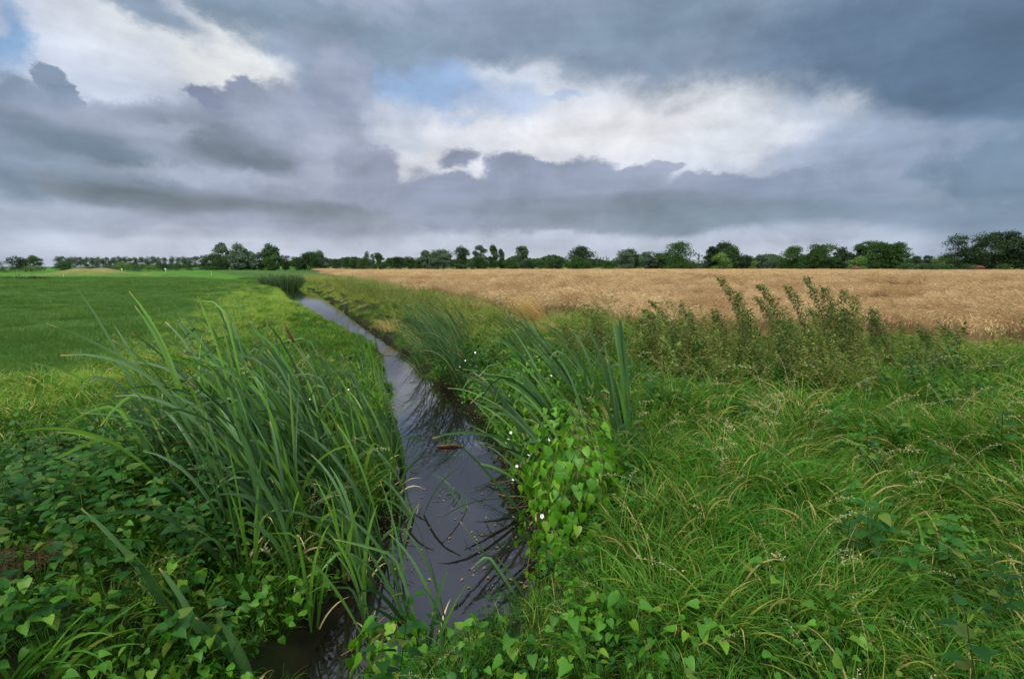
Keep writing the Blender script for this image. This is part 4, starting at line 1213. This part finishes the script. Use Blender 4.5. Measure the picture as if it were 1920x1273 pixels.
def tree(name, x, y, w, h, label, kind='round', mat=C_MID, group=None, cat='tree', seed=0, dens=1.0, base=0.0, px=.22):
    r_ = np.random.default_rng(1000 + seed)
    g = float(ground(x, y)) - .1
    root = empty(name, (x, y, g)); tag(root, label, cat, group)
    # sub crowns
    nb = {'round': 40, 'dome': 60, 'open': 52, 'airy': 44, 'wind': 40, 'column': 26, 'cone': 28, 'bush': 18, 'hedge': 20, 'poplar': 20, 'willow': 26}[kind]
    u = r_.uniform(0, 1, nb); a = r_.uniform(0, 6.28, nb); q = r_.uniform(0, 1, nb) ** .6
    if kind == 'round': lo, prof = .04, np.sin(np.pi * (.16 + .72 * u)) ** .5
    elif kind == 'dome': lo, prof = .02, np.sqrt(np.clip(1.02 - u ** 2.2, 0, 1)) * .98
    elif kind == 'open': lo, prof = .10, np.sin(np.pi * (.2 + .66 * u)) ** .5
    elif kind == 'airy': lo, prof = .06, np.sin(np.pi * (.12 + .8 * u)) ** .8
    elif kind == 'wind': lo, prof = .04, np.sin(np.pi * (.28 + .64 * u)) ** .8
    elif kind == 'column': lo, prof = .06, np.sin(np.pi * (.18 + .76 * u)) ** .6
    elif kind == 'cone': lo, prof = .08, (1.08 - u) ** .75
    elif kind == 'bush': lo, prof = .02, np.sqrt(np.clip(1.02 - u ** 2, 0, 1))
    elif kind == 'hedge': lo, prof = .05, np.ones(nb)
    elif kind == 'willow': lo, prof = .10, np.sqrt(np.clip(1.02 - u ** 2, 0, 1))
    else: lo, prof = .06, np.sin(np.pi * (.18 + .68 * u)) ** .5
    if kind in ('airy', 'cone', 'column', 'round', 'wind', 'poplar'): prof = np.where(u < .55, np.maximum(prof, .72), prof)
    sr = {'round': .26, 'dome': .2, 'open': .17, 'airy': .18, 'wind': .20, 'column': .34, 'cone': .3, 'bush': .34, 'hedge': .3, 'poplar': .36, 'willow': .26}[kind]
    cz = h * (lo + (1 - lo) * (u * .9 + .03)); R0 = w / 2
    rad = prof * q * (1 - sr * .62)
    cx = R0 * rad * np.cos(a); cy = R0 * rad * np.sin(a)
    if kind == 'hedge': cx = r_.uniform(-R0, R0, nb) * .93; cy = r_.normal(0, .12 * min(w, 3), nb); cz = h * r_.uniform(.2, .75, nb)
    if kind in ('wind', 'cone', 'column', 'round'): cx = cx - (cz / h) ** 2 * w * (.16 if kind == 'wind' else .05)
    srx = sr * w * r_.uniform(.55, 1.15, nb) * .9; srz = np.minimum(srx * (1.2 if kind in ('wind', 'cone', 'column', 'poplar') else .8), h * .24)
    if kind == 'hedge': srx = np.full(nb, max(.5, w * .10)); srz = h * r_.uniform(.22, .34, nb)
    area = np.pi * w * h
    n = int(np.clip(area * 42 * dens, 900, 9000))
    bi = r_.integers(0, nb, n)
    v = r_.normal(0, 1, (n, 3)); v /= np.linalg.norm(v, axis=1, keepdims=True)
    rr = r_.uniform(.35, 1.08, n) ** .6
    v[:, 2] = np.where(v[:, 2] < -.35, -v[:, 2] * .8, v[:, 2])
    P = np.stack([cx[bi] + v[:, 0] * srx[bi] * rr, cy[bi] + v[:, 1] * srx[bi] * rr, cz[bi] + v[:, 2] * srz[bi] * rr], -1)
    P[:, 2] = np.clip(P[:, 2], base + .05, None)
    P += r_.normal(0, .012 * w + .05, (n, 3))
    s = r_.uniform(.6, 1.4, n) * np.clip(px * math.sqrt(w * h) / 5, .10, .34)
    if kind == 'hedge': s *= .8
    # leaf sprays: small bent quads
    e1 = r_.normal(0, 1, (n, 3)); e1[:, 2] *= .7; e1 /= np.linalg.norm(e1, axis=1, keepdims=True)
    if kind in ('wind',): e1[:, 0] -= .8; e1[:, 2] += .5; e1 /= np.linalg.norm(e1, axis=1, keepdims=True)
    if kind in ('willow',): e1[:, 2] -= 1.6; e1 /= np.linalg.norm(e1, axis=1, keepdims=True)
    e2 = np.cross(e1, v + r_.normal(0, .5, (n, 3))); e2 /= np.linalg.norm(e2, axis=1, keepdims=True) + 1e-6
    lf = 1.7 if kind in ('wind', 'willow') else 1.25
    A = P - e1 * s[:, None] * lf * .5; B = P + e1 * s[:, None] * lf * .5
    V = np.stack([A, P + e2 * s[:, None] * .42, B, P - e2 * s[:, None] * .42], 1).reshape(-1, 3)
    F = (np.arange(n)[:, None] * 4 + np.array([0, 1, 2, 3])[None])
    tone = r_.uniform(0, 1, nb)
    D = np.zeros((n, 4, 3)); D[..., 0] = .4; D[..., 1] = np.clip(tone[bi] * .6 + r_.uniform(0, .4, n), 0, 1)[:, None]
    # trunk and limbs
    if kind not in ('hedge',):
        t = np.linspace(0, 1, 6)[None]
        th = h * .78
        tr = np.stack([np.zeros((1, 6)) - (t ** 2) * w * (.12 if kind == 'wind' else .03), .0 * t, th * t], -1)
        T = Mix(); T.add(tubes(tr, np.linspace(1, .25, 6)[None] * max(.05, h * .018), sides=7))
        m = min(nb, 14)
        st = np.interp(np.clip(cz[:m] / th * .55, .12, .9), t[0], t[0])[:, None]
        s0 = np.stack([np.interp(st[:, 0], t[0], tr[0, :, j]) for j in range(3)], -1)
        e0 = np.stack([cx[:m], cy[:m], cz[:m]], -1)
        tt = np.linspace(0, 1, 5)[None, :, None]
        L = s0[:, None] * (1 - tt) + e0[:, None] * tt - np.array([0, 0, 1]) * (np.sin(np.pi * tt) * h * .02)
        T.add(tubes(L, np.linspace(1, .3, 5)[None] * max(.03, h * .007) * np.ones((m, 1)), sides=5))
        link('trunk', mesh_np('trunk', np.concatenate(T.V), np.concatenate(T.F), None, None, True, [M_BARK]), root)
    link('crown', mesh_np('crown', V, F, None, D.reshape(-1, 3), False, [mat]), root)
    return root

KD = 0
def TR(px, top, wpx, D, kind, mat, label, group=None, name=None, cat='tree', dens=1.0):
    """tree whose top shows at (px, top), wpx wide, standing D metres away"""
    global KD; KD += 1
    x = (px - 960) / FPX * D
    z = AT(px, top, D)[2]
    h = z - float(ground(x, D)) + .1
    w = wpx / FPX * D
    names = {'bush': 'bush', 'hedge': 'hedge', 'poplar': 'poplar_tree', 'willow': 'willow_tree', 'column': 'poplar_tree', 'cone': 'conical_tree', 'dome': 'broad_tree', 'open': 'broad_tree'}
    return tree(name or names.get(kind, 'tree'), x, D, w * (1.28 if kind in ('round', 'wind') else 1.15), max(h, .5), label, kind, mat, group, cat if kind not in ('bush', 'hedge') else kind, seed=KD, dens=dens)

# far left group
TR(14, 491, 16, 150, 'airy', C_GREY, 'thin open tree at the left edge of the photo, left of the dark group')
TR(32, 490, 14, 150, 'airy', C_GREY, 'second thin open tree from the left edge')
TR(44, 482, 26, 140, 'round', C_DARK, 'dark round tree in the far left group')
TR(58, 486, 24, 142, 'round', C_DARK, 'dark bushy tree right of the round one in the far left group')
TR(76, 481, 22, 140, 'wind', C_MID, 'pointed tree at the right end of the far left group, next to the dune')
TR(66, 499, 34, 132, 'bush', C_LIGHT, 'light green bush at the foot of the far left trees')
TR(22, 506, 52, 125, 'bush', C_MID, 'broad bush at the left edge below the thin trees')
TR(30, 516, 78, 66, 'hedge', C_DARK, 'low dark hedge bordering the meadow at the left edge', name='hedge')
TR(86, 518, 40, 66, 'hedge', C_DARK, 'right end piece of the low dark hedge at the meadow border', name='hedge')
# row of poplars
gP = 'row of pale poplars on the left horizon'
for i in range(20):
    TR(119 + i * 10.3 + random.uniform(-1, 1), 483.5 + random.uniform(-1, 1.2), 11.5, 420, 'poplar', C_GREY, 'pale grey green poplar in the long even row on the left horizon', gP, dens=.5)
for i in range(5):
    TR(329 + i * 11 + random.uniform(-1, 1), 483 + random.uniform(-1, 1.2), 12, 420, 'poplar', C_GREY, 'pale poplar in the short row right of the gap, before the taller trees', 'short row of pale poplars', dens=.5)
TR(128, 492, 26, 200, 'bush', C_MID, 'dark bush under the left end of the poplar row')
TR(178, 499, 46, 150, 'hedge', C_MID, 'dark shrub row right of the dry dune, under the poplars')
TR(212, 500, 30, 150, 'bush', C_DARK, 'low dark shrub between the shrub row and the light bush')
TR(236, 494, 34, 190, 'bush', C_LIGHT, 'light green rounded bush under the middle of the poplar row')
TR(262, 499, 34, 190, 'bush', C_MID, 'mid green bush right of the light rounded one')
TR(294, 498, 24, 190, 'bush', C_LIGHT, 'small light bush left of the white signboard')
TR(312, 495, 22, 180, 'bush', C_DARK, 'dark upright bush behind the white signboard')
TR(338, 496, 22, 190, 'bush', C_MID, 'bush under the short poplar row')
TR(358, 487, 14, 190, 'round', C_MID, 'small dark tree before the short poplar row')
TR(270, 504, 76, 130, 'hedge', C_DARK, 'long clipped dark hedge left of the white signboard')
TR(356, 503, 84, 130, 'hedge', C_DARK, 'clipped dark hedge right of the white signboard')
TR(425, 502, 60, 150, 'hedge', C_DARK, 'dark hedge under the wind swept trees')
# wind swept group
for a in ((390, 478, 20, 150, 'round', C_DARK, 'dark tree at the left end of the wind swept group'),
          (404, 477, 24, 140, 'round', C_MID, 'tree with a pale bare trunk near the left end of the wind swept group'),
          (419, 477, 20, 140, 'round', C_MID, 'second tree with a pale trunk, before the tallest wind swept one'),
          (428, 459, 34, 155, 'wind', C_GREY, 'tallest wind swept tree with feathery top on the left'),
          (448, 474, 18, 155, 'round', C_MID, 'small tree between the two tall wind swept ones'),
          (464, 463, 36, 150, 'wind', C_GREY, 'tall silvery tree blown to the left, second of the wind swept pair'),
          (482, 478, 18, 160, 'round', C_DARK, 'dark tree right of the silvery one'),
          (496, 474, 22, 160, 'round', C_DARK, 'dark rounded tree left of the feathery three pointed one'),
          (519, 463, 34, 160, 'wind', C_MID, 'feathery tree with three points in the middle of the left group'),
          (510, 482, 22, 150, 'round', C_OAK, 'green rounded tree before the feathery three pointed one'),
          (540, 479, 18, 170, 'round', C_DARK, 'small dark tree right of the feathery one'),
          (561, 481, 20, 165, 'round', C_MID, 'round tree with a gap on each side, right of the feathery one'),
          (576, 475, 20, 165, 'round', C_DARK, 'dark tree left of the twin crowned one'),
          (591, 475, 26, 165, 'round', C_MID, 'twin crowned leafy tree with a visible trunk'),
          (608, 472, 24, 170, 'wind', C_GREY, 'wind swept tree on the right of the twin crowned one'),
          (634, 487, 22, 160, 'bush', C_DARK, 'low round dark tree standing alone on the bank'),
          (652, 483, 14, 175, 'round', C_MID, 'slim tree right of the low round dark one'),
          (668, 482, 16, 175, 'round', C_DARK, 'dark slim tree left of the spiky trio'),
          (683, 484, 20, 170, 'round', C_MID, 'leafy tree at the left of the spiky trio'),
          (692, 473, 14, 185, 'cone', C_GREY, 'left spiky tree of the trio'),
          (702, 477, 12, 185, 'cone', C_GREY, 'middle spiky tree of the trio'),
          (714, 475, 18, 180, 'wind', C_MID, 'right spiky tree of the trio'),
          (717, 499, 10, 150, 'bush', C_DARK, 'tiny round bush on the green bank below the spiky trio'),
          (733, 484, 14, 185, 'round', C_MID, 'small tree right of the spiky trio'),
          (750, 481, 22, 175, 'round', C_DARK, 'rounded dark tree between the trio and the pair of tall leafy trees'),
          (772, 483, 22, 180, 'round', C_MID, 'mid green tree right of the rounded dark one'),
          (788, 484, 18, 185, 'round', C_MID, 'low leafy tree before the pale crowned pair'),
          (803, 472, 24, 185, 'wind', C_GREY, 'pale crowned tree, left one of the pair'),
          (818, 476, 18, 185, 'round', C_MID, 'narrow tree between the pale crowned pair'),
          (833, 471, 34, 180, 'round', C_GREY, 'pale wide tree, right one of the pair'),
          (869, 466, 24, 185, 'column', C_DARK, 'dark column shaped tree standing by itself in the middle'),
          (861, 486, 26, 180, 'bush', C_MID, 'shrub around the foot of the dark column shaped tree'),
          (886, 495, 16, 150, 'bush', C_DARK, 'small dark round bush right of the column shaped tree'),
          (902, 461, 28, 200, 'airy', C_GREY, 'open airy tree with light crown left of the two pointed ones'),
          (900, 484, 28, 190, 'round', C_MID, 'lower grey tree under the open airy one'),
          (926, 461, 20, 195, 'cone', C_MID, 'larger of the two pointed conical trees'),
          (940, 466, 16, 195, 'cone', C_MID, 'smaller of the two pointed conical trees'),
          (978, 462, 32, 205, 'airy', C_GREY, 'round see through tree alone right of the conical pair'),
          (960, 486, 26, 190, 'round', C_MID, 'low tree between the conical pair and the see through tree'),
          (990, 489, 26, 190, 'bush', C_DARK, 'dark low tree below the see through one'),
          (1012, 488, 20, 190, 'bush', C_MID, 'low bush right of the see through tree'),
          (1030, 477, 16, 205, 'airy', C_GREY, 'small pale pointed tree left of the big dark dome'),
          (1034, 485, 24, 190, 'round', C_MID, 'leafy tree below the small pale pointed one'),
          (1048, 486, 16, 190, 'round', C_DARK, 'dark small tree touching the big dark dome'),
          (1087, 466, 62, 215, 'dome', C_DARK, 'big dark dome shaped tree, leftmost of the domes'),
          (1078, 484, 34, 195, 'bush', C_OAK, 'brownish green bush before the leftmost dome'),
          (1100, 486, 26, 195, 'bush', C_MID, 'green bush at the right foot of the leftmost dome'),
          (1138, 488, 26, 195, 'bush', C_OAK, 'green bush between the first and the second dome'),
          (1176, 470, 58, 225, 'dome', C_DARK, 'second dark dome shaped tree with a flat top'),
          (1172, 474, 26, 200, 'round', C_GREY, 'pale tree standing before the second dome'),
          (1214, 474, 28, 215, 'round', C_GREY, 'grey green tree between the second dome and the large oak'),
          (1232, 476, 20, 215, 'round', C_DARK, 'dark narrow tree touching the large oak on its left'),
          (1268, 458, 76, 205, 'dome', C_OAK, 'large rounded oak green dome, the widest single crown'),
          (1292, 490, 16, 190, 'bush', C_MID, 'small bush before the large oak'),
          (1352, 455, 50, 225, 'dome', C_DARK, 'tall dark tree with a bumpy top behind the weeping one'),
          (1332, 462, 36, 225, 'dome', C_DARK, 'left shoulder tree of the tall dark bumpy one'),
          (1366, 462, 40, 215, 'dome', C_MID, 'right shoulder tree of the tall dark bumpy one'),
          (1347, 477, 30, 195, 'willow', C_LIGHT, 'light green weeping willow before the tall dark tree'),
          (1392, 478, 24, 215, 'round', C_DARK, 'dark tree right of the weeping willow group'),
          (1408, 490, 14, 195, 'bush', C_LIGHT, 'small light bush right of the willow'),
          (1422, 478, 26, 220, 'airy', C_GREY, 'ragged grey tree between the willow group and the round green one'),
          (1446, 480, 20, 215, 'airy', C_GREY, 'loose tree touching the round green one'),
          (1482, 466, 56, 205, 'dome', C_OAK, 'round green tree with an even top, right of the loose trees'),
          (1510, 476, 20, 205, 'round', C_DARK, 'dark tree right of the even topped round one'),
          (1538, 460, 42, 200, 'round', C_OAK, 'pointed broad green tree left of the dark gap'),
          (1566, 465, 28, 205, 'round', C_DARK, 'dark tree in the gap between two broad green ones'),
          (1600, 457, 36, 205, 'open', C_MID, 'open crowned tree behind the red shed'),
          (1625, 454, 44, 200, 'round', C_OAK, 'tall green tree right of the open crowned one'),
          (1651, 457, 30, 200, 'round', C_OAK, 'green tree between the tall one and the rounded end one'),
          (1676, 456, 42, 195, 'dome', C_OAK, 'rounded green tree at the right end of the long tree line'),
          (1604, 484, 38, 175, 'bush', C_LIGHT, 'spreading light green tree just above the red shed'),
          (1710, 482, 26, 190, 'dome', C_DARK, 'small dark tree in the low gap before the big right trees'),
          (1732, 480, 26, 190, 'dome', C_DARK, 'low flat topped tree in the gap, right of the small dark one'),
          (1763, 478, 32, 180, 'round', C_LIGHT, 'bright light green round tree beside the big right trees'),
          (1812, 443, 78, 165, 'open', C_DARK, 'big dark tree left of the three at the right edge'),
          (1868, 436, 62, 165, 'open', C_DARK, 'tallest dark tree in the middle of the three at the right edge'),
          (1908, 439, 66, 162, 'open', C_DARK, 'dark tree cut by the right edge of the photo'),
          (1960, 441, 60, 165, 'open', C_DARK, 'dark tree just outside the right edge'),
          (1812, 470, 60, 170, 'bush', C_DARK, 'dark undergrowth below the left big tree'),
          (1880, 472, 80, 172, 'bush', C_DARK, 'dark undergrowth below the middle big tree')):
    TR(*a)
for i in range(6):
    TR(1114 + i * 5.2, 481 + random.uniform(-1, 2), 5.5, 260, 'column', C_MID, 'tiny slim poplar in the short row between the first two domes', 'tiny slim poplars', dens=.5)
for i in range(4):
    TR(1306 + i * 6.0, 476 + random.uniform(-1, 2), 6.5, 260, 'column', C_GREY, 'tiny slim poplar in the gap right of the large oak', 'tiny poplars beside the oak', dens=.5)
# hedge of clipped bushes on the right
for (px, top, w, lb) in ((1694, 494, 40, 'leftmost clipped bush of the right hedge row'), (1722, 495, 26, 'second clipped bush of the right hedge row'),
                         (1744, 495, 34, 'wide clipped bush of the hedge row under the light green tree'), (1772, 497, 30, 'flat clipped bush right of the light green tree'),
                         (1804, 494, 24, 'round clipped bush before the big right trees'), (1874, 495, 26, 'round clipped bush right of the red brick wall'),
                         (1820, 497, 14, 'narrow bush left of the red brick wall')):
    TR(px, top, w, 150, 'bush', C_MID, lb)
TR(1645, 505, 60, 160, 'hedge', C_LIGHT, 'low light hedge at the edge of the wheat right of the red shed')
TR(1560, 504, 60, 165, 'hedge', C_MID, 'low hedge at the edge of the wheat left of the red shed')
TR(1900, 506, 50, 140, 'hedge', C_MID, 'low hedge at the right edge of the wheat')
# low scrub that closes the line behind everything
def far_wood():
    n = 60000
    az = U(-.64, .66, n); D = U(330, 380, n)
    h = 6.6 + 1.6 * np.sin(az * 31) + 1.6 * np.sin(az * 83 + 1)
    h = np.where(az < -.42, 2.6, h) 
    x = np.tan(az) * D; z = U(0, 1, n) ** .7 * h
    sz = U(.5, 1.1, n)
    P = np.stack([x, D, z], -1)
    e1 = rng.normal(0, 1, (n, 3)); e1 /= np.linalg.norm(e1, axis=1, keepdims=True)
    e2 = np.cross(e1, rng.normal(0, 1, (n, 3))); e2 /= np.linalg.norm(e2, axis=1, keepdims=True)
    V = np.stack([P - e1 * sz[:, None], P + e2 * sz[:, None] * .6, P + e1 * sz[:, None], P - e2 * sz[:, None] * .6], 1).reshape(-1, 3)
    D_ = np.zeros((n, 4, 3)); D_[..., 1] = rng.random(n)[:, None] * .5 + .5 * (np.sin(az * 60) * .5 + .5)[:, None]
    o = link('far_wood', mesh_np('far_wood', V, np.arange(n * 4).reshape(-1, 4), None, D_.reshape(-1, 3), False, [C_MID]))
    tag(o, 'hazy far woodland showing in the gaps of the tree line', 'wood', kind='stuff')
far_wood()

# ------------------------------------------------------------------ small built things at the horizon
def boxes(name, lst, mat, parent, bevel=0):
    V = []; F = []
    for (x0, x1, y0, y1, z0, z1) in lst:
        b = len(V)
        V += [(x0, y0, z0), (x1, y0, z0), (x1, y1, z0), (x0, y1, z0), (x0, y0, z1), (x1, y0, z1), (x1, y1, z1), (x0, y1, z1)]
        F += [[b, b + 3, b + 2, b + 1], [b + 4, b + 5, b + 6, b + 7], [b, b + 1, b + 5, b + 4], [b + 1, b + 2, b + 6, b + 5], [b + 2, b + 3, b + 7, b + 6], [b + 3, b, b + 4, b + 7]]
    return link(name, mesh_np(name, V, F, mats=[mat]), parent)
M_BRICK = plain_mat('red_brick', (96, 56, 42), (120, 74, 56), scale=5)
M_TILE = plain_mat('roof_tile', (84, 46, 36), (108, 64, 50), scale=5)
M_WHITE = plain_mat('white_paint', (215, 218, 220), (235, 236, 238), scale=8, bump=.05)
M_DARKD = plain_mat('dark_wood', (40, 34, 30), (60, 50, 42), scale=10)
def shed(px, D, w, h, label):
    x = (px - 960) / FPX * D; g = float(ground(x, D))
    root = empty('brick_shed', (x, D, g)); tag(root, label, 'shed')
    boxes('wall', [(-w / 2, w / 2, 0, 3, 0, h * .7)], M_BRICK, root)
    V = [(-w / 2 - .2, -.25, h * .7), (w / 2 + .2, -.25, h * .7), (w / 2 + .2, 3.25, h * .7), (-w / 2 - .2, 3.25, h * .7), (-w / 2 - .2, 1.5, h), (w / 2 + .2, 1.5, h)]
    link('roof', mesh_np('roof', V, [[0, 1, 5, 4], [2, 3, 4, 5]], [[0, 4, 3], [1, 2, 5]], mats=[M_TILE]), root)
    boxes('door', [(-.45, .45, -.05, -.003, .02, min(2.0, h * .6))], M_DARKD, root)
shed(1604, 168, 1.3, 1.7, 'small red brick shed at the wheat edge under the light green tree')
shed(1832, 156, 1.9, 2.0, 'low red brick outbuilding between the clipped bushes on the right')
def sign(px, py, D, label):
    x = (px - 960) / FPX * D; g = float(ground(x, D)); z = AT(px, py, D)[2] - g
    root = empty('signboard', (x, D, g)); tag(root, label, 'sign')
    boxes('board', [(-.15, .15, -.03, .03, z - .12, z + .12)], M_WHITE, root)
    boxes('post', [(-.025, .025, .035, .08, 0, z + .1)], M_WHITE, root)
sign(316, 504.5, 118, 'small white signboard on a post before the clipped dark hedge')
sign(235, 505, 122, 'tiny white marker on a post left of the signboard')
def flag(px, D, label):
    x = (px - 960) / FPX * D; g = float(ground(x, D))
    root = empty('marker_post', (x, D, g)); tag(root, label, 'post')
    V, F, _ = tubes(np.array([[[0, 0, 0], [0, 0, .3], [0, 0, .55]]], float), np.full((1, 3), .013), sides=6)
    link('post', mesh_np('post', V, F, mats=[M_WHITE]), root)
    boxes('cap', [(-.03, .03, -.03, .03, .55, .6)], M_WHITE, root)
flag(125, 72, 'short white post at the far edge of the meadow, near the low hedge')
flag(401, 96, 'short white post at the far edge of the meadow below the wind swept trees')
